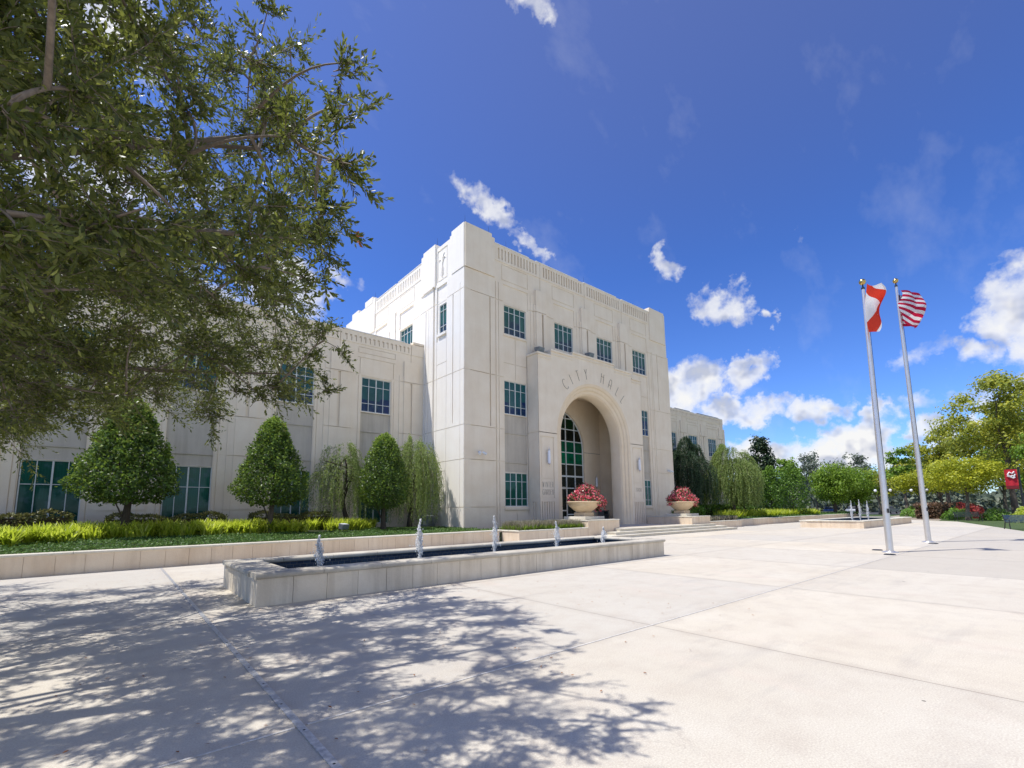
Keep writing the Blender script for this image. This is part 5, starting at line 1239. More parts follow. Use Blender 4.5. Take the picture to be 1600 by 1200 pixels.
# ------------------------------------------------------------------ the live oak (trunk stands left of the frame)
OAK = np.array([[float(q) for q in s.split(',')] for s in '''-0.9,3.2,4.4,0.4;-1.0,3.9,4.8,0.4;-0.8,3.4,4.0,0.4;-1.1,4.0,4.2,0.4;-1.1,4.3,4.0,0.5;-0.8,3.4,3.1,0.4;-0.9,3.9,2.9,0.4;-0.6,3.2,4.6,0.4;-1.0,4.0,5.0,0.4;-0.8,3.9,4.7,0.4;-0.9,3.9,4.1,0.4;-0.7,4.2,4.1,0.4;-0.5,3.0,2.9,0.4;-0.6,3.3,5.1,0.4;-0.5,4.3,5.5,0.5;-0.6,4.3,5.0,0.5;-0.5,4.3,4.5,0.5;-0.5,3.0,3.4,0.4;-0.3,3.1,3.0,0.4;-0.4,3.4,2.9,0.4;-0.3,4.3,6.7,0.5;-0.3,3.6,5.2,0.4;-0.2,3.6,4.5,0.4;-0.3,3.2,3.8,0.4;-0.2,3.8,3.9,0.4;-0.1,3.0,3.1,0.4;-0.2,4.6,3.6,0.5;-0.1,4.5,6.6,0.5;-0.0,3.5,5.1,0.4;-0.1,4.1,5.2,0.4;0.2,4.2,4.8,0.4;0.2,4.1,4.3,0.4;0.2,3.6,3.5,0.4;0.0,3.4,3.1,0.4;0.7,4.5,5.8,0.5;0.5,3.1,3.3,0.4;0.6,4.0,3.5,0.4;0.8,3.4,4.3,0.4;0.8,3.8,4.0,0.4;0.7,3.4,3.5,0.4;-1.6,5.8,7.0,0.5;-1.2,4.8,5.6,0.5;-1.8,6.4,6.1,0.5;-1.2,4.8,4.7,0.5;-1.2,4.8,4.6,0.5;-1.6,6.3,5.0,0.5;-1.4,5.7,4.0,0.5;-1.4,6.6,3.9,0.5;-1.2,5.2,3.1,0.5;-1.6,6.3,7.6,0.5;-1.5,6.3,7.1,0.5;-1.4,6.4,6.5,0.5;-0.9,4.5,4.9,0.5;-1.3,6.2,5.4,0.5;-1.4,6.5,5.0,0.5;-1.1,5.4,4.1,0.5;-1.0,5.8,3.6,0.5;-0.9,5.6,3.2,0.5;-0.9,5.0,6.7,0.5;-1.0,5.5,6.7,0.5;-0.8,5.5,6.2,0.5;-0.9,4.7,5.0,0.5;-1.0,6.1,5.3,0.5;-0.7,5.4,4.8,0.5;-0.8,6.6,4.8,0.5;-0.6,5.5,4.0,0.5;-0.7,5.4,3.4,0.5;-0.5,4.6,6.5,0.5;-0.7,4.8,6.1,0.5;-0.8,6.7,7.4,0.5;-0.7,6.6,6.8,0.5;-0.3,4.9,4.9,0.5;-0.4,6.3,5.4,0.5;-0.4,6.3,4.7,0.5;-0.3,5.7,4.0,0.5;-0.6,6.5,3.8,0.5;-0.2,6.3,8.9,0.5;-0.2,5.1,6.9,0.5;-0.3,5.2,6.2,0.5;-0.1,6.3,6.9,0.5;-0.3,6.5,6.2,0.5;-0.1,5.4,4.9,0.5;-0.1,5.7,4.9,0.5;-0.1,5.0,3.9,0.5;-0.1,5.4,3.6,0.5;0.2,6.3,8.4,0.5;0.3,5.4,6.7,0.5;0.1,4.7,5.6,0.5;0.4,6.4,5.6,0.5;0.4,6.7,5.6,0.5;0.3,5.7,4.0,0.5;0.7,6.6,7.4,0.5;0.8,5.1,5.4,0.5;0.5,4.9,4.3,0.5;0.8,6.6,5.0,0.5;0.7,6.1,4.0,0.5;0.8,4.6,5.4,0.5;1.0,5.0,5.5,0.5;1.2,6.1,5.2,0.5;1.1,5.6,4.4,0.5;1.2,6.1,4.2,0.5;-2.2,8.3,7.0,0.6;-2.0,7.3,6.1,0.6;-2.0,7.9,5.9,0.6;-1.9,8.3,5.6,0.6;-1.7,6.9,4.5,0.5;-2.0,8.5,4.7,0.6;-2.0,8.8,4.1,0.6;-1.4,6.7,3.2,0.5;-1.8,8.4,3.4,0.6;-1.9,8.8,3.0,0.6;-1.6,6.7,6.1,0.5;-1.6,7.0,6.0,0.6;-1.6,7.2,5.5,0.6;-1.7,8.8,6.0,0.6;-1.5,7.3,4.8,0.6;-1.5,8.3,4.9,0.6;-1.6,8.1,4.1,0.6;-1.4,7.8,3.6,0.6;-1.3,7.0,3.1,0.5;-1.5,8.3,2.6,0.6;-1.4,7.9,7.3,0.6;-1.4,7.6,6.5,0.6;-1.5,9.1,7.1,0.6;-1.6,8.8,6.3,0.6;-1.2,7.3,5.1,0.6;-1.2,8.3,4.7,0.6;-1.2,8.9,4.6,0.6;-1.3,8.7,3.9,0.6;-1.1,7.5,3.3,0.6;-0.9,7.6,2.7,0.6;-1.2,7.8,7.4,0.6;-0.9,7.4,6.5,0.6;-1.1,8.6,7.0,0.6;-0.9,8.2,5.9,0.6;-1.1,8.2,5.4,0.6;-0.8,7.5,4.5,0.6;-1.0,8.2,4.4,0.6;-0.7,8.0,3.7,0.6;-0.8,7.6,3.1,0.6;-0.8,8.0,3.0,0.6;-0.7,7.3,7.0,0.6;-0.7,7.5,7.1,0.6;-0.5,7.9,6.6,0.6;-0.4,7.0,5.6,0.5;-0.7,8.7,5.8,0.6;-0.7,8.9,5.3,0.6;-0.5,9.0,4.9,0.6;-0.5,8.7,3.9,0.6;-0.4,8.4,3.6,0.6;-0.3,7.8,7.9,0.6;-0.5,8.2,7.4,0.6;-0.3,7.2,6.3,0.6;-0.3,7.5,6.1,0.6;-0.3,6.9,5.2,0.5;-0.0,7.4,4.9,0.6;-0.1,8.4,4.8,0.6;-0.1,9.0,4.3,0.6;0.0,7.5,3.1,0.6;0.1,8.9,9.1,0.6;0.1,7.4,7.5,0.6;0.3,8.5,7.2,0.6;0.2,8.4,6.5,0.6;0.4,7.3,5.4,0.6;0.4,7.6,5.1,0.6;0.2,8.1,4.8,0.6;0.1,7.4,3.9,0.6;0.2,7.7,3.4,0.6;0.8,9.1,9.5,0.6;0.7,9.1,8.9,0.6;0.6,7.2,6.4,0.6;0.8,8.9,6.4,0.6;0.8,8.4,5.8,0.6;0.6,7.3,4.5,0.6;0.7,8.1,4.0,0.6;0.9,7.8,3.8,0.6;1.1,7.1,8.1,0.6;1.2,8.0,8.0,0.6;1.0,8.3,7.4,0.6;1.1,7.8,6.5,0.6;1.1,8.6,6.9,0.6;0.9,6.9,4.9,0.5;1.4,8.4,5.5,0.6;1.1,8.1,4.1,0.6;1.5,8.0,3.5,0.6;1.3,6.9,7.5,0.5;1.4,7.0,7.3,0.5;2.0,8.4,7.3,0.6;1.8,8.3,6.7,0.6;1.7,7.2,5.4,0.6;1.8,8.5,5.3,0.6;2.0,9.0,4.7,0.6;1.8,8.0,3.6,0.6;2.0,7.4,6.9,0.6;2.0,7.4,6.1,0.6;1.8,6.7,5.5,0.5;-2.3,10.0,5.4,0.7;-2.5,11.1,5.3,0.7;-2.3,10.7,5.0,0.7;-2.6,11.4,4.5,0.7;-2.5,11.6,4.2,0.7;-2.6,11.9,3.7,0.7;-1.8,9.2,2.7,0.6;-1.8,9.0,5.5,0.6;-2.1,10.3,5.9,0.7;-1.9,9.1,4.9,0.6;-2.2,10.9,5.2,0.7;-1.9,10.4,4.2,0.7;-2.1,10.5,3.8,0.7;-2.2,11.3,3.5,0.7;-1.8,9.9,2.8,0.7;-1.9,10.5,5.9,0.7;-1.9,12.0,6.1,0.7;-1.9,10.8,5.2,0.7;-1.7,10.7,4.4,0.7;-1.7,11.6,4.2,0.7;-1.6,10.5,3.5,0.7;-1.4,9.5,2.9,0.6;-1.4,9.3,5.7,0.6;-1.6,11.2,5.7,0.7;-1.3,10.4,4.9,0.7;-1.5,10.2,4.4,0.7;-1.5,10.9,3.9,0.7;-1.1,9.3,3.4,0.6;-1.5,11.9,3.2,0.7;-1.3,11.0,6.1,0.7;-1.1,9.1,4.9,0.6;-1.1,11.1,5.1,0.7;-1.1,10.8,4.9,0.7;-1.0,11.5,4.6,0.7;-1.0,11.5,4.0,0.7;-0.9,11.1,6.9,0.7;-0.8,10.9,6.3,0.7;-0.7,9.8,5.4,0.6;-0.9,10.6,5.2,0.7;-0.8,11.7,4.9,0.7;-0.8,11.2,4.4,0.7;-0.5,9.2,3.3,0.6;-0.6,11.1,7.1,0.7;-0.4,11.1,6.5,0.7;-0.2,12.0,6.5,0.7;-0.3,10.2,5.3,0.7;-0.3,9.5,4.5,0.6;-0.3,11.1,4.2,0.7;-0.4,11.7,4.1,0.7;-0.2,10.6,3.4,0.7;-0.1,10.3,6.6,0.7;0.1,9.0,5.3,0.6;0.1,9.4,4.9,0.6;-0.1,11.5,4.9,0.7;0.2,10.8,4.7,0.7;0.2,11.7,4.2,0.7;0.5,9.9,6.7,0.6;0.6,11.4,6.4,0.7;0.7,10.7,5.5,0.7;0.6,10.4,5.1,0.7;0.5,12.1,4.8,0.7;0.5,10.9,3.8,0.7;0.9,10.2,6.7,0.7;0.9,11.7,6.8,0.7;1.1,10.6,5.9,0.7;0.9,9.0,4.6,0.6;0.8,9.9,4.6,0.6;1.1,11.8,4.4,0.7;1.1,9.6,3.4,0.6;1.3,10.2,6.9,0.7;1.6,10.6,6.5,0.7;1.4,10.3,5.6,0.7;1.7,11.3,5.6,0.7;1.7,10.3,4.5,0.7;2.3,11.8,8.5,0.7;2.2,11.3,7.2,0.7;2.0,9.2,5.5,0.6;1.9,11.1,5.3,0.7;2.0,10.1,4.8,0.7;2.6,10.8,7.8,0.7;2.4,9.7,6.6,0.6;2.3,9.4,5.8,0.6;2.6,9.8,5.4,0.7;2.4,9.6,4.6,0.6;2.9,11.5,4.4,0.7;3.4,11.1,8.4,0.7;-2.6,12.2,4.0,0.7;-2.5,12.0,3.7,0.7;-2.9,13.9,3.3,0.8;-2.8,13.5,2.9,0.8;-2.3,12.1,4.4,0.7;-2.4,12.2,4.3,0.7;-2.3,12.1,3.5,0.7;-2.1,12.5,3.2,0.7;-2.4,13.8,4.7,0.8;-1.9,13.4,3.7,0.8;-2.2,14.0,3.5,0.8;-1.8,13.7,5.0,0.8;-1.7,12.1,4.4,0.7;-1.6,14.0,3.8,0.8;-1.5,13.7,5.1,0.8;-1.2,13.5,4.5,0.8;-1.2,12.5,4.1,0.7;-1.3,13.7,3.6,0.8;-0.8,13.8,5.2,0.8;-1.0,13.4,4.8,0.8;-0.9,12.5,4.1,0.7;-0.5,13.6,5.2,0.8;-0.3,13.0,4.8,0.8;-0.3,13.4,4.2,0.8;-0.1,12.7,4.8,0.7;-0.1,14.1,4.2,0.8;0.6,12.9,4.9,0.8;0.5,13.4,4.4,0.8;0.9,13.8,5.1,0.8;1.5,12.6,4.2,0.7;-7.8,9.2,5.7,0.7;-2.6,9.8,5.3,0.7;-8.8,6.4,4.8,0.7;-10.0,6.8,4.7,0.7;-3.5,1.7,4.4,0.4;-3.6,9.4,6.0,0.7;-7.4,7.9,6.1,0.7;-1.4,6.3,4.3,0.5;-5.7,3.8,5.4,0.5;-3.7,10.4,5.5,0.7;-2.5,6.3,4.4,0.5;-7.2,9.3,5.0,0.7;-1.7,2.6,5.4,0.4;-1.2,3.6,4.5,0.4;-7.7,4.0,6.3,0.6;-5.6,2.1,6.3,0.5;-3.1,4.6,5.8,0.5;-5.7,8.3,6.9,0.7;-6.4,5.7,6.1,0.6;-1.9,7.0,6.1,0.6;-2.4,9.5,4.5,0.6;-1.8,7.4,5.3,0.6;-9.1,8.5,6.4,0.7;-5.6,6.3,6.9,0.6;-8.4,7.9,4.7,0.7;-3.7,4.2,4.8,0.5;-5.9,6.7,4.9,0.6;-10.0,6.3,4.8,0.7;-4.1,2.7,6.5,0.5;-4.3,4.7,4.4,0.5;-7.5,4.5,6.5,0.6;-4.5,6.0,4.7,0.6;-3.4,3.8,5.1,0.5;-2.6,2.8,6.1,0.4;-8.5,6.5,4.0,0.7;-8.8,4.0,5.2,0.6;-3.4,1.4,5.4,0.4;-3.1,1.5,4.9,0.4;-3.5,4.6,4.0,0.5;-2.9,9.5,4.3,0.6;-9.7,5.8,5.8,0.7;-2.3,4.4,5.3,0.5;-6.8,5.9,4.7,0.6;-2.6,1.8,5.6,0.4;-2.5,2.4,5.4,0.4;-3.6,3.6,5.4,0.5;-2.1,2.5,6.2,0.4;-2.0,3.8,6.9,0.4;-5.5,9.2,6.6,0.7;-2.6,2.4,6.9,0.4;-8.3,4.4,4.8,0.6;-4.2,2.8,4.1,0.5;-2.6,10.4,6.7,0.7;-9.1,6.7,4.8,0.7;-2.4,5.5,4.5,0.5;-8.5,3.2,4.5,0.6;-8.7,5.4,6.7,0.7;-1.8,6.0,6.6,0.5;-2.2,3.5,4.7,0.4;-3.6,6.7,5.6,0.6;-4.1,9.0,4.6,0.6;-4.9,7.0,4.8,0.6;-0.9,3.4,6.3,0.4;-4.3,10.7,4.7,0.7;-3.3,5.2,4.6,0.5;-8.1,7.1,4.8,0.7;-5.8,7.8,6.5,0.6;-3.0,2.6,6.0,0.4;-4.1,1.8,5.0,0.5;-10.6,4.7,6.4,0.7;-3.7,1.5,5.0,0.4;-9.2,4.7,4.8,0.7;-5.5,3.8,4.2,0.5;-10.6,6.0,4.5,0.7;-1.2,4.2,5.3,0.5;-2.6,2.3,6.3,0.4;-5.9,9.3,5.6,0.7;-6.0,8.0,4.3,0.7;-6.6,2.6,5.8,0.5;-9.5,3.8,4.4,0.7;-1.3,3.1,6.8,0.4;-5.4,3.0,5.7,0.5;-10.7,5.3,6.5,0.7;-2.6,2.7,5.8,0.4;-2.9,3.0,5.7,0.4;-5.2,5.4,6.1,0.6;-4.4,2.8,4.6,0.5;-8.6,7.2,4.1,0.7;-4.0,5.9,6.9,0.5;-3.9,2.8,6.1,0.5;-4.0,9.0,5.7,0.6;-2.2,5.1,5.6,0.5;-5.7,4.2,4.1,0.5;-3.6,6.2,5.2,0.6;-2.6,11.0,5.5,0.7;-1.9,3.2,4.3,0.4;-9.0,7.7,5.1,0.7;-6.6,7.9,6.4,0.7;-5.4,2.5,4.0,0.5;-3.2,5.2,6.6,0.5;-6.5,4.9,4.4,0.6;-7.1,9.9,6.7,0.7;-2.2,9.6,6.9,0.6;-8.1,6.1,7.0,0.7;-5.6,3.0,6.0,0.5;-5.3,7.5,7.0,0.6;-4.1,3.6,5.8,0.5;-9.0,5.9,5.8,0.7;-6.9,2.8,6.2,0.6;-4.6,4.2,4.5,0.5;-4.6,8.7,5.4,0.6;-4.8,2.2,5.1,0.5;-6.2,5.4,4.4,0.6;-7.1,6.6,6.9,0.6;-4.3,5.6,4.7,0.5;-2.7,3.1,4.8,0.4;-6.3,4.2,5.0,0.6;-2.2,8.1,6.3,0.6;-4.7,5.0,4.8,0.5;-3.2,4.4,6.6,0.5;-7.6,2.8,6.4,0.6;-5.0,8.4,5.1,0.6;-10.1,6.6,6.6,0.7;-5.0,2.6,4.0,0.5;-5.1,4.3,5.1,0.5;-5.2,6.6,6.0,0.6;-7.0,2.8,5.4,0.6;-3.9,3.8,6.1,0.5;-2.8,10.7,5.6,0.7;-3.3,2.9,5.3,0.5;-7.1,4.9,5.0,0.6;-9.5,5.1,5.6,0.7;-4.0,1.7,5.3,0.5;-4.5,1.7,6.1,0.5;-8.9,5.1,4.2,0.7;-5.6,4.3,6.2,0.5;-2.7,3.4,5.7,0.5;-3.1,1.3,6.4,0.4;-8.0,4.8,6.7,0.6;-2.3,8.5,4.4,0.6;-4.3,6.5,5.1,0.6;-3.5,7.8,4.8,0.6;-9.1,5.4,4.3,0.7;-4.6,3.9,5.7,0.5;-7.7,9.3,5.8,0.7;-8.1,6.3,6.4,0.7;-5.4,7.2,5.0,0.6;-5.1,7.2,5.0,0.6;-2.8,6.2,5.6,0.5;-2.7,4.0,6.7,0.5;-5.3,11.0,5.9,0.7;-3.4,5.5,4.1,0.5;-2.4,2.6,6.1,0.4;-8.0,4.2,5.1,0.6;-4.6,4.6,4.7,0.5;-3.7,6.0,6.9,0.5;-2.0,3.9,6.5,0.5;-4.2,8.1,6.9,0.6;-1.6,4.6,5.9,0.5;-1.3,3.1,6.3,0.4;-5.6,3.8,5.0,0.5;-4.1,3.8,5.1,0.5;-3.4,2.2,4.1,0.4;-6.6,4.7,5.6,0.6;-6.2,8.8,5.1,0.7;-5.1,10.2,5.4,0.7;-1.5,6.6,4.1,0.5;-6.4,10.1,5.4,0.7;-1.4,5.1,4.1,0.5;-4.2,9.2,4.4,0.7;-7.9,6.3,6.9,0.7;-7.8,7.6,5.1,0.7;-1.5,5.7,4.9,0.5;-7.2,3.1,4.9,0.6;-7.7,4.0,6.0,0.6;-6.9,9.2,5.7,0.7;-9.6,7.7,6.5,0.7;-5.6,6.8,5.0,0.6;-6.0,9.4,6.4,0.7;-8.0,8.1,4.7,0.7;-3.5,4.8,4.4,0.5;-3.5,9.6,5.7,0.7;-6.7,4.2,6.1,0.6;-5.1,7.6,5.8,0.6;-2.3,5.8,4.6,0.5;-4.5,7.7,4.1,0.6;-8.7,6.5,5.5,0.7;-4.1,4.5,6.3,0.5;-1.5,3.9,5.1,0.4;-2.2,2.6,5.1,0.4;-6.2,15.6,4.1,0.8;-5.7,12.2,5.2,0.8;-4.3,9.5,6.4,0.8;-7.0,14.1,5.9,0.8;-5.6,12.9,5.5,0.8;-6.9,12.7,6.5,0.8;-6.6,10.6,6.3,0.8;-7.2,15.3,4.1,0.8;-7.7,16.7,4.6,0.8;-4.8,15.5,6.2,0.8;-4.1,15.3,5.1,0.8;-4.3,9.6,6.4,0.8;-6.0,15.7,6.3,0.8;-7.0,17.0,4.0,0.8;-5.6,9.1,5.6,0.8;-5.4,11.8,5.6,0.8;-4.0,16.7,6.0,0.8;-5.9,14.7,5.8,0.8;-4.4,12.4,5.4,0.8;-3.8,11.9,6.2,0.8;-5.9,13.7,5.5,0.8;-3.2,8.5,4.7,0.8;-5.7,14.0,6.3,0.8;-3.9,16.1,6.4,0.8;-6.5,13.0,4.5,0.8;-4.4,8.9,3.9,0.8;-6.2,12.9,5.1,0.8;-6.0,15.0,4.6,0.8;-5.2,13.1,5.7,0.8;-4.9,12.1,6.2,0.8;-4.1,16.4,3.8,0.8;-4.8,10.7,4.8,0.8;-6.9,14.8,3.9,0.8;-6.9,16.8,4.2,0.8;-5.4,15.4,3.9,0.8;-5.6,11.8,5.9,0.8;-4.1,11.9,4.3,0.8;-3.5,10.2,5.9,0.8;-3.6,14.8,5.8,0.8;-2.5,8.1,3.9,0.8;-4.3,11.2,4.9,0.8;-3.8,15.1,4.2,0.8;-4.6,9.1,4.1,0.8;-6.3,14.1,5.1,0.8;-3.3,11.0,5.6,0.8;-5.0,10.7,4.4,0.8;-6.1,10.5,5.8,0.8;-3.8,13.1,5.1,0.8;-5.0,16.5,3.9,0.8;-4.2,10.2,4.1,0.8;-4.3,10.6,5.8,0.8;-4.7,11.2,4.5,0.8;-5.2,14.5,5.8,0.8;-6.2,14.4,4.9,0.8;-7.5,15.7,3.9,0.8;-7.3,14.1,4.2,0.8;-5.1,16.9,4.9,0.8;-3.8,11.3,4.2,0.8;-7.0,14.3,6.0,0.8;-4.0,15.0,5.9,0.8;-5.3,8.2,6.5,0.8;-3.4,8.2,3.9,0.8;-5.6,11.3,3.9,0.8;-4.5,13.6,5.2,0.8;-5.7,11.0,5.5,0.8;-6.1,14.8,4.4,0.8;-5.5,14.2,5.4,0.8;-4.1,16.5,5.0,0.8;-4.0,11.0,5.9,0.8;-7.4,14.3,4.4,0.8;-6.0,12.6,5.3,0.8;-5.2,12.7,6.3,0.8;-3.0,12.7,6.0,0.8;-3.6,13.0,4.9,0.8;-4.3,15.9,5.1,0.8;-6.8,15.3,5.5,0.8;-2.8,10.9,5.4,0.8;-6.4,12.9,5.0,0.8;-4.6,13.6,3.9,0.8;-5.5,8.5,5.3,0.8;-3.0,11.8,4.8,0.8;-7.3,14.9,4.1,0.8;-5.4,11.9,6.4,0.8;-7.5,15.9,3.9,0.8;-3.8,8.1,6.4,0.8;-4.3,12.3,4.9,0.8;-6.1,12.1,4.5,0.8;-4.2,11.5,4.9,0.8;-6.4,12.6,6.1,0.8;-4.4,12.9,3.9,0.8;-3.0,8.1,4.9,0.8;-3.3,14.1,5.1,0.8;-5.5,13.1,4.4,0.8;-6.0,11.0,6.0,0.8;-6.7,12.8,5.5,0.8;-3.9,12.0,4.5,0.8;-4.2,14.1,4.2,0.8;-5.7,12.5,6.3,0.8;-3.6,11.9,6.4,0.8;-4.0,10.9,5.8,0.8;-3.4,11.9,6.2,0.8;-6.9,15.2,4.8,0.8;-7.4,16.6,4.6,0.8;-7.2,13.0,4.7,0.8;-4.4,8.4,6.1,0.8;-5.1,14.5,5.4,0.8;-5.4,11.2,4.8,0.8;-5.9,11.2,6.0,0.8;-4.8,13.7,4.9,0.8;-5.7,8.7,6.1,0.8;-1.2,5.1,5.9,0.6;-1.6,5.2,5.2,0.6;-2.9,3.8,5.8,0.6;-1.8,2.7,6.3,0.6;-1.0,3.3,5.0,0.6;-4.8,5.7,4.4,0.6;-2.0,5.5,6.1,0.6;-2.8,6.1,6.2,0.6;-1.8,2.7,4.2,0.6;-2.8,7.9,5.5,0.6;-1.4,5.0,4.3,0.6;-2.5,8.3,6.3,0.6;-3.3,6.7,4.4,0.6;-3.6,5.9,5.8,0.6;-2.8,4.3,5.3,0.6;-3.2,6.6,6.7,0.6;-3.7,4.2,4.7,0.6;-4.2,4.7,4.7,0.6;-0.9,3.4,4.7,0.6;-1.3,3.4,6.1,0.6;-2.9,4.2,5.2,0.6;-2.2,7.2,6.6,0.6;-2.0,5.9,5.5,0.6;-3.2,4.6,6.3,0.6;-2.8,3.9,5.9,0.6;-1.8,4.1,4.0,0.6;-5.7,7.0,3.7,0.6;-2.0,2.8,4.8,0.6;-3.9,6.3,6.5,0.6;-2.7,3.3,6.6,0.6;-2.1,5.6,4.8,0.6;-1.3,3.6,5.0,0.6;-3.3,4.3,5.2,0.6;-2.5,4.9,6.3,0.6;-2.4,6.7,3.6,0.6;-2.6,8.0,4.3,0.6;-0.9,3.2,6.4,0.6;-4.6,6.7,6.7,0.6;-1.1,3.4,5.1,0.6;-2.7,4.9,6.4,0.6;-3.3,6.3,3.8,0.6;-3.1,4.7,5.8,0.6;-2.4,2.8,4.5,0.6;-5.0,6.0,6.7,0.6;-1.2,3.4,6.3,0.6;-3.0,8.0,3.7,0.6;-2.4,3.5,3.7,0.6;-3.0,7.9,4.7,0.6;-1.0,4.2,4.8,0.6;-2.7,3.2,4.5,0.6;-2.1,6.5,6.5,0.6;-5.4,6.5,3.9,0.6;-2.9,5.9,4.9,0.6;-2.1,3.7,6.7,0.6;-1.4,3.5,4.4,0.6;-2.9,4.0,4.4,0.6;-2.3,2.7,4.1,0.6;-2.0,8.5,5.9,0.6;-2.2,8.2,6.3,0.6;-1.2,3.6,5.7,0.6;-4.9,6.0,4.7,0.6;-3.3,7.1,4.5,0.6;-1.8,2.7,3.9,0.6;-2.5,3.2,6.1,0.6;-3.0,6.1,3.8,0.6;-3.9,6.1,5.8,0.6;-1.5,3.5,6.4,0.6;-3.7,4.5,5.7,0.6;-4.6,6.4,5.0,0.6;-2.9,6.9,4.1,0.6;-1.0,2.9,6.6,0.6;-0.2,3.0,6.4,0.6;-1.4,2.2,6.4,0.6;-1.4,3.5,7.5,0.6;-0.4,1.2,4.4,0.6;-2.0,3.4,8.3,0.6;1.2,3.6,5.3,0.2;1.1,3.4,4.7,0.2;1.0,3.0,4.0,0.2;1.0,3.3,3.8,0.2;1.1,3.6,3.7,0.2;1.2,4.3,3.7,0.2;2.4,7.6,4.5,0.2;3.0,8.5,4.6,0.2;1.2,5.4,7.0,0.2;1.1,6.4,8.4,0.2;3.1,9.5,4.0,0.2;2.5,8.7,4.4,0.2'''.split(';')])
def spray(rs, L, leafL):
    """one twig with side twigs: returns leaf P,D,N,len and twig polylines (grows along +x)"""
    P = []; D = []; tw = []
    def twig(o, d, l, r):
        m = 7; pts = []; bend = .35*rs.normal(size=3)*l
        for i in range(m+1):
            f = i/m; pts.append(o+d*l*f+bend*f*f)
        tw.append((np.array(pts), r)); return np.array(pts)
    main = twig(np.zeros(3), np.array([1., 0, 0]), L, .0042)
    segs = [main]
    for k in range(6):
        f = .25+.12*k; i = int(f*7); dd = unit(np.array([.75, rs.normal()*.7, rs.normal()*.6])); segs.append(twig(main[i], dd, L*(.5-.04*k), .0024))
    for s_ in segs:
        n = int(np.linalg.norm(s_[-1]-s_[0])/.026)
        for j in range(n):
            f = .12+.88*j/max(1, n-1); x = f*7; i = min(6, int(x)); p = s_[i]*(1-(x-i))+s_[i+1]*(x-i); d = unit(s_[i+1]-s_[i])
            side = unit(np.cross(d, rs.normal(size=3))); P.append(p); D.append(unit(d*(.55+.5*f)+side*(.9-.35*f)))
    P = np.array(P); D = np.array(D); return P, D, leafL*(.55+.6*rs.rand(len(P))), tw
rs = np.random.RandomState(300)
TPL = [spray(rs, .42+.06*k, .056) for k in range(5)]
oak = empty('live_oak', (-4.6, 7.2, 0), 'large live oak whose leafy branches hang in from the left over the plaza', 'oak tree')
LP = []; LD = []; LL = []; LW = []; LR = []; NEAR = []; TV = []; TF = []; tv0 = 0
fork = np.array([-4.4, 7.0, 3.6])
for ci, (cx, cy, cz, cr) in enumerate(OAK):
    c = np.array([cx, cy, cz]); dist = np.linalg.norm(c-np.array([0, 0, 1.6])); inframe = math.degrees(math.atan2(cx, cy)) > -14
    out = unit(c-fork); ns = int((7 if dist < 5 else (8 if dist < 8 else 11)))
    sc_l = 1. if dist < 5 else (1.15 if dist < 8 else 1.3)
    if not inframe: ns = 6; sc_l = 1.7
    if cr < .25: ns = 5; cr = .36
    ctint = .5+.25*rs.normal()
    for s in range(ns):
        P, D, L, tw = TPL[rs.randint(5)]
        d = unit(out*.75+rs.normal(size=3)*.75+np.array([0, 0, -.12])); e = unit(np.cross(d, rs.normal(size=3))); g = np.cross(d, e); Rm = np.stack([d, e, g], 0)
        sz = cr*1.0*(.75+.5*rs.rand())/.5*.75; o = c+rdir(1, rs)[0]*cr*.45*rs.rand()-d*sz*.12
        lp = P*sz@Rm+o; LP.append(lp); LD.append(D@Rm); LL.append(L*sc_l); NEAR.append(np.full(len(P), dist < 5.2 and inframe)); LR.append(np.clip(.42+.22*rs.normal(size=len(P))+.12*(ctint-.5), 0, 1))
        if inframe:
            for q, r in tw[:4]:
                q = q[::2 if dist > 6 else 1]*sz@Rm+o; k = len(q); t_ = unit(np.gradient(q, axis=0)); a = unit(np.cross(t_, d+.3)); b = np.cross(t_, a)
                r = r*(1 if dist < 6 else 1.3)*np.linspace(1, .4, k)[:, None]
                ring = np.stack([q+a*r, q-a*r*.5+b*r*.87, q-a*r*.5-b*r*.87], 1).reshape(-1, 3); TV.append(ring)
                for i in range(k-1):
                    for j in range(3): TF.append((tv0+i*3+j, tv0+i*3+(j+1) % 3, tv0+(i+1)*3+(j+1) % 3, tv0+(i+1)*3+j))
                tv0 += k*3
P = np.concatenate(LP); D = np.concatenate(LD); L = np.concatenate(LL); R_ = np.concatenate(LR); nearm = np.concatenate(NEAR)
N = unit(np.cross(D, rdir(len(P), rs))+np.array([0, 0, .35]))
for nm, msk, hi in (('crown', ~nearm, False), ('crown', nearm, True)):
    V, F, k = leaves(P[msk], D[msk], N[msk], L[msk], L[msk]*.37, .22, hi)
    npmesh(nm, V, F, M['oak_leaf'], oak, np.repeat(R_[msk], k))
npmesh('twigs', np.concatenate(TV), np.array(TF), M['twig'], oak)
print('oak leaves', len(P))
mb = MB(); random.seed(5)
tp = trunk_mesh(mb, (-4.6, 7.2, -.1), tuple(fork), .42, .34, .1, flare=1.6)
part(mb, 'trunk', M['bark'], oak)
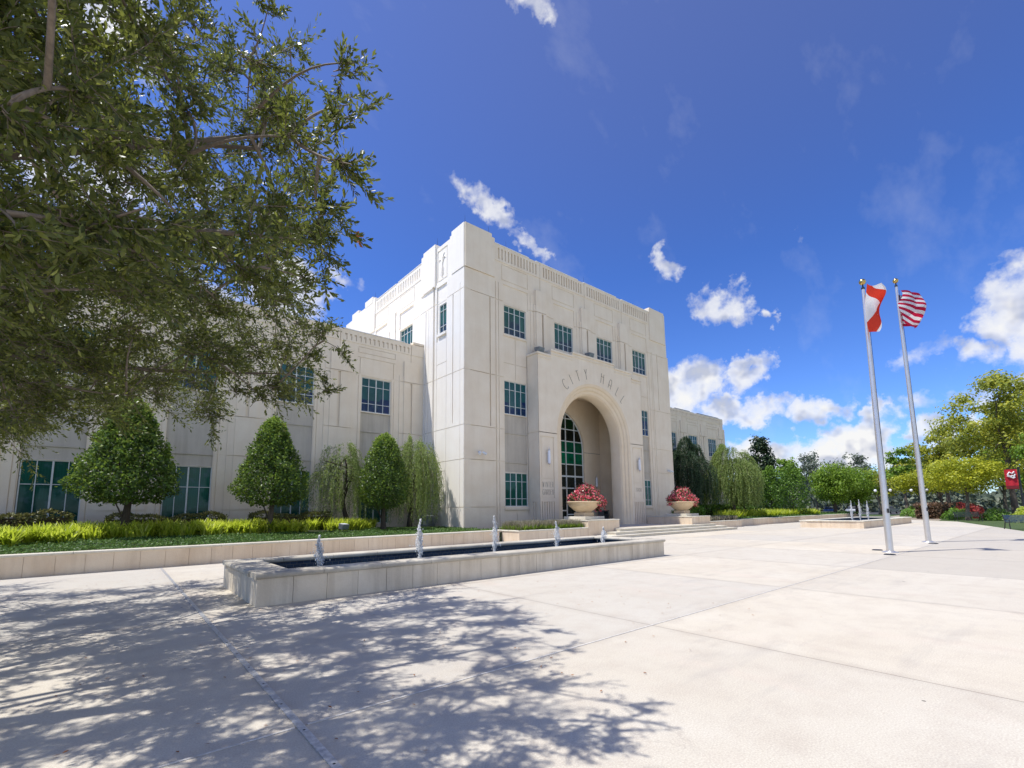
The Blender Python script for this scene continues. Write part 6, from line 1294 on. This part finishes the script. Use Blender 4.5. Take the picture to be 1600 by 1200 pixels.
# scaffold limbs, each feeding the clumps nearest to it
ends = [(-1.2, 3.0, 6.2), (-.4, 5.2, 5.6), (1.0, 7.4, 5.0), (2.2, 9.4, 4.2), (.2, 10.8, 3.9), (-1.2, 8.4, 7.4), (.8, 4.6, 5.0), (-3.5, 11.5, 5.5), (-6.5, 3.5, 6.5), (1.4, 5.9, 6.4), (-.8, 10.4, 3.2)]
nodes = []
for e in ends:
    mb = MB(); pts = limb(mb, fork+np.array([0, 0, -.1]), e, .075, .015, .12, 12); part(mb, 'limb', M['bark'], oak); nodes += [np.array(p) for p in pts[4:]]
nodes = np.array(nodes); mb = MB()
for cx, cy, cz, cr in OAK:
    if math.degrees(math.atan2(cx, cy)) < -20: continue
    c = np.array([cx, cy, cz]); dd = np.linalg.norm(nodes-c, axis=1); near = nodes[np.argmin(dd+ .4*np.maximum(0, np.linalg.norm(nodes-fork, axis=1)-np.linalg.norm(c-fork)))]
    if 0.05 < np.linalg.norm(near-c) < 4.5:
        pts = limb(mb, near, tuple(c+unit(c-near)*.15), .016, .004, .12, 7); nodes = np.concatenate([nodes, np.array([list(p) for p in pts[3:7]])])
part(mb, 'branchlets', M['twig'], oak)
# one withered brown leaf cluster on the outer twigs
q = np.array([1.66, 4.36, 4.30]); n = 7; d = unit(rs.normal(size=(n, 3))+np.array([.6, -.2, -.4])); 
leafobj('dead_leaf', q+.015*rs.normal(size=(n, 3)), d, unit(np.cross(d, rdir(n, rs))), .085, .04, M['deadleaf'], oak, .4, True)

# ------------------------------------------------------------------ sky, sun, camera
S = Vector((-.406, .209, 1.)).normalized(); elev = math.asin(S.z); rot = math.atan2(S.x, S.y)
w = bpy.data.worlds.new('World'); sc.world = w; w.use_nodes = True; nt = w.node_tree; nt.nodes.clear()
wo = nt.nodes.new('ShaderNodeOutputWorld'); bg = nt.nodes.new('ShaderNodeBackground'); nt.links.new(bg.outputs[0], wo.inputs[0])
sky = nt.nodes.new('ShaderNodeTexSky'); sky.sky_type = 'NISHITA'; sky.sun_disc = False; sky.sun_elevation = elev; sky.sun_rotation = rot
sky.altitude = 0; sky.air_density = 1.; sky.dust_density = .25; sky.ozone_density = 2.5
g = nd(nt, 'ShaderNodeTexCoord').outputs['Generated']
sep = nd(nt, 'ShaderNodeSeparateXYZ', {0: g}); X, Y, Z = sep.outputs
el = mth(nt, 'MULTIPLY', mth(nt, 'ARCSINE', Z), 57.2958); az = mth(nt, 'MULTIPLY', mth(nt, 'ARCTAN2', X, Y), 57.2958)
wz = nd(nt, 'ShaderNodeTexNoise', {'Vector': g, 'Scale': 16., 'Detail': 5., 'Roughness': .6}).outputs['Color']
wv = nd(nt, 'ShaderNodeVectorMath', {0: nd(nt, 'ShaderNodeVectorMath', {0: wz, 1: (.5, .5, .5)}, operation='SUBTRACT').outputs[0], 1: (10., 7., 0.)}, operation='MULTIPLY').outputs[0]
ae = nd(nt, 'ShaderNodeVectorMath', {0: nd(nt, 'ShaderNodeCombineXYZ', {0: az, 1: el}).outputs[0], 1: wv}, operation='ADD').outputs[0]
n_big = nd(nt, 'ShaderNodeTexNoise', {'Vector': g, 'Scale': 20., 'Detail': 7., 'Roughness': .55}).outputs['Fac']
n_up = nd(nt, 'ShaderNodeTexNoise', {'Vector': nd(nt, 'ShaderNodeVectorMath', {0: g, 1: (0., 0., .022)}, operation='ADD').outputs[0], 'Scale': 16., 'Detail': 3., 'Roughness': .55}).outputs['Fac']
n_lo = nd(nt, 'ShaderNodeTexNoise', {'Vector': nd(nt, 'ShaderNodeVectorMath', {0: g, 1: (0., 0., -.008)}, operation='ADD').outputs[0], 'Scale': 16., 'Detail': 3., 'Roughness': .55}).outputs['Fac']
# cloud list: azimuth, elevation, half width, half height, tilt, weight
CL = [(36.5, 35.0, 3.6, 1.9, -35, .95), (40.8, 31.8, 4.2, 1.0, -38, .8),
      (13.5, 24.0, 5.0, 3.6, 0, 1.25), (20.6, 26.4, 2.8, 1.1, -40, .8), (-4, 30, 9, 7, 0, .95), (-5.7, 41, 6, 3, 0, 1.1), (3.5, 20, 7, 5, 0, 1.0),
      (59.5, 27.6, 1.8, 1.3, -25, .75), (65.7, 22.2, 3.2, 2.3, -10, 1.05), (70.3, 20.6, 1.2, .9, 0, .8),
      (60.5, 13.6, 5.6, 3.2, 10, 1.3), (67.3, 14.6, 3.4, 1.6, 45, 1.0), (67.0, 10.4, 6.0, 1.8, -5, 1.2), (73.0, 10.0, 3.2, 1.6, 5, 1.1), (69.6, 5.0, 7., 2.2, 5, 1.35), (75.5, 5.8, 5.0, 2.6, 25, 1.4), (77.5, 8.4, 2.0, 1.2, 50, 1.1),
      (82.2, 5.8, 1.6, 1.6, 0, 1.1), (86, 6.0, 2.6, 1.5, 0, 1.0), (82.4, 9.4, 2.2, 1.4, 10, .62), (87.0, 9.6, 3.4, 1.6, 20, .75), (81.6, 13.4, 2.6, 1.5, 10, .70), (85.5, 13.2, 2.4, 1.3, 0, .85), (89.8, 15.6, 3.4, 4.6, 30, 1.2), (43.5, 50.8, 2.4, 1.4, -20, .9), (74.0, 27.5, 2.2, .8, 35, .42),
      (112, 14, 12, 6, 0, 1.2), (-42, 28, 20, 10, 0, 1.1), (150, 26, 34, 18, 0, 1.4), (-160, 28, 30, 15, 0, 1.2), (-110, 22, 24, 11, 0, 1.1), (176, 9, 60, 8, 0, 1.3)]  # out of view; banks behind the camera added for white fill light
mask = None
for a0, e0, ra, re, tilt, wt in CL:
    mp = nd(nt, 'ShaderNodeMapping', {'Vector': ae, 'Location': (a0, e0, 0), 'Rotation': (0, 0, rad(tilt)), 'Scale': (ra*1.3/math.cos(rad(e0)), re*1.3, 1)}, vector_type='TEXTURE').outputs[0]
    d2 = nd(nt, 'ShaderNodeVectorMath', {0: mp, 1: mp}, operation='DOT_PRODUCT').outputs['Value']
    mk = mth(nt, 'MULTIPLY_ADD', d2, -wt, wt)
    mask = mk if mask is None else mth(nt, 'MAXIMUM', mask, mk)
dens = mth(nt, 'MULTIPLY_ADD', mth(nt, 'SUBTRACT', n_big, .5), 2.0, mth(nt, 'SUBTRACT', mask, .40))
cov = ramp(nt, dens, [(0.0, 0.), (.20, .22), (.50, .75), (.95, 1.)])
wisp = ramp(nt, nd(nt, 'ShaderNodeTexNoise', {'Vector': nd(nt, 'ShaderNodeMapping', {'Vector': g, 'Rotation': (0, .5, .6), 'Scale': (1., 2.6, 2.)}).outputs[0], 'Scale': 4., 'Detail': 5., 'Roughness': .6}).outputs['Fac'], [(.55, 0.), (.85, .14)])
cov = mth(nt, 'MAXIMUM', cov, wisp)
shade = mth(nt, 'ADD', mth(nt, 'MULTIPLY', mth(nt, 'SUBTRACT', n_up, n_lo), 5.0), mth(nt, 'MULTIPLY', mth(nt, 'SUBTRACT', dens, .5), .55))
ccol = ramp(nt, shade, [(.0, (9.4, 9.4, 9.4)), (.30, (8.0, 8.1, 8.6)), (.8, (5.4, 5.8, 7.0))])
skyc = mixc(nt, 1., sky.outputs[0], (.66, .80, 1.08), 'MULTIPLY')
gm = nd(nt, 'ShaderNodeGamma', {0: skyc, 1: 1.35}).outputs[0]
hz = ramp(nt, Z, [(.45, 0.), (.80, .16)])
fin = mixc(nt, cov, mixc(nt, hz, mixc(nt, 1., gm, (1.0, 1.0, 1.0), 'MULTIPLY'), (4.2, 3.8, 4.2)), ccol)
nt.links.new(fin, bg.inputs[0]); bg.inputs[1].default_value = .1
sun = bpy.data.lights.new('Sun', 'SUN'); sun.energy = 5.0; sun.angle = rad(.53); sun.color = (1., .97, .915)
so = bpy.data.objects.new('Sun', sun); COL.objects.link(so); so.rotation_euler = (-S).to_track_quat('-Z', 'Y').to_euler(); so.location = (0, 0, 40)

cam = bpy.data.cameras.new('Camera'); co = bpy.data.objects.new('Camera', cam); COL.objects.link(co); sc.camera = co
y_, p_, r_ = rad(40.159), rad(7.1256), rad(-.6216)
fwd = Vector((math.sin(y_)*math.cos(p_), math.cos(y_)*math.cos(p_), math.sin(p_))); rt = Vector((math.cos(y_), -math.sin(y_), 0)); up = rt.cross(fwd)
r2 = rt*math.cos(r_)+up*math.sin(r_); u2 = -rt*math.sin(r_)+up*math.cos(r_)
mw = Matrix((( r2.x, u2.x, -fwd.x, 0), (r2.y, u2.y, -fwd.y, 0), (r2.z, u2.z, -fwd.z, 1.6), (0, 0, 0, 1)))
co.matrix_world = mw
cam.sensor_fit = 'HORIZONTAL'; cam.sensor_width = 36; cam.lens = 733.715/1600*36; cam.shift_y = (704.79-600)/1600; cam.clip_end = 5000; cam.clip_start = .05
sc.view_settings.view_transform = 'Standard'; sc.view_settings.look = 'None'; sc.view_settings.exposure = 0; sc.view_settings.gamma = 1
sc.render.engine = 'CYCLES'
sc.cycles.max_bounces = 6; sc.cycles.diffuse_bounces = 3; sc.cycles.transparent_max_bounces = 8; sc.cycles.use_denoising = True
sc.cycles.sample_clamp_indirect = 8
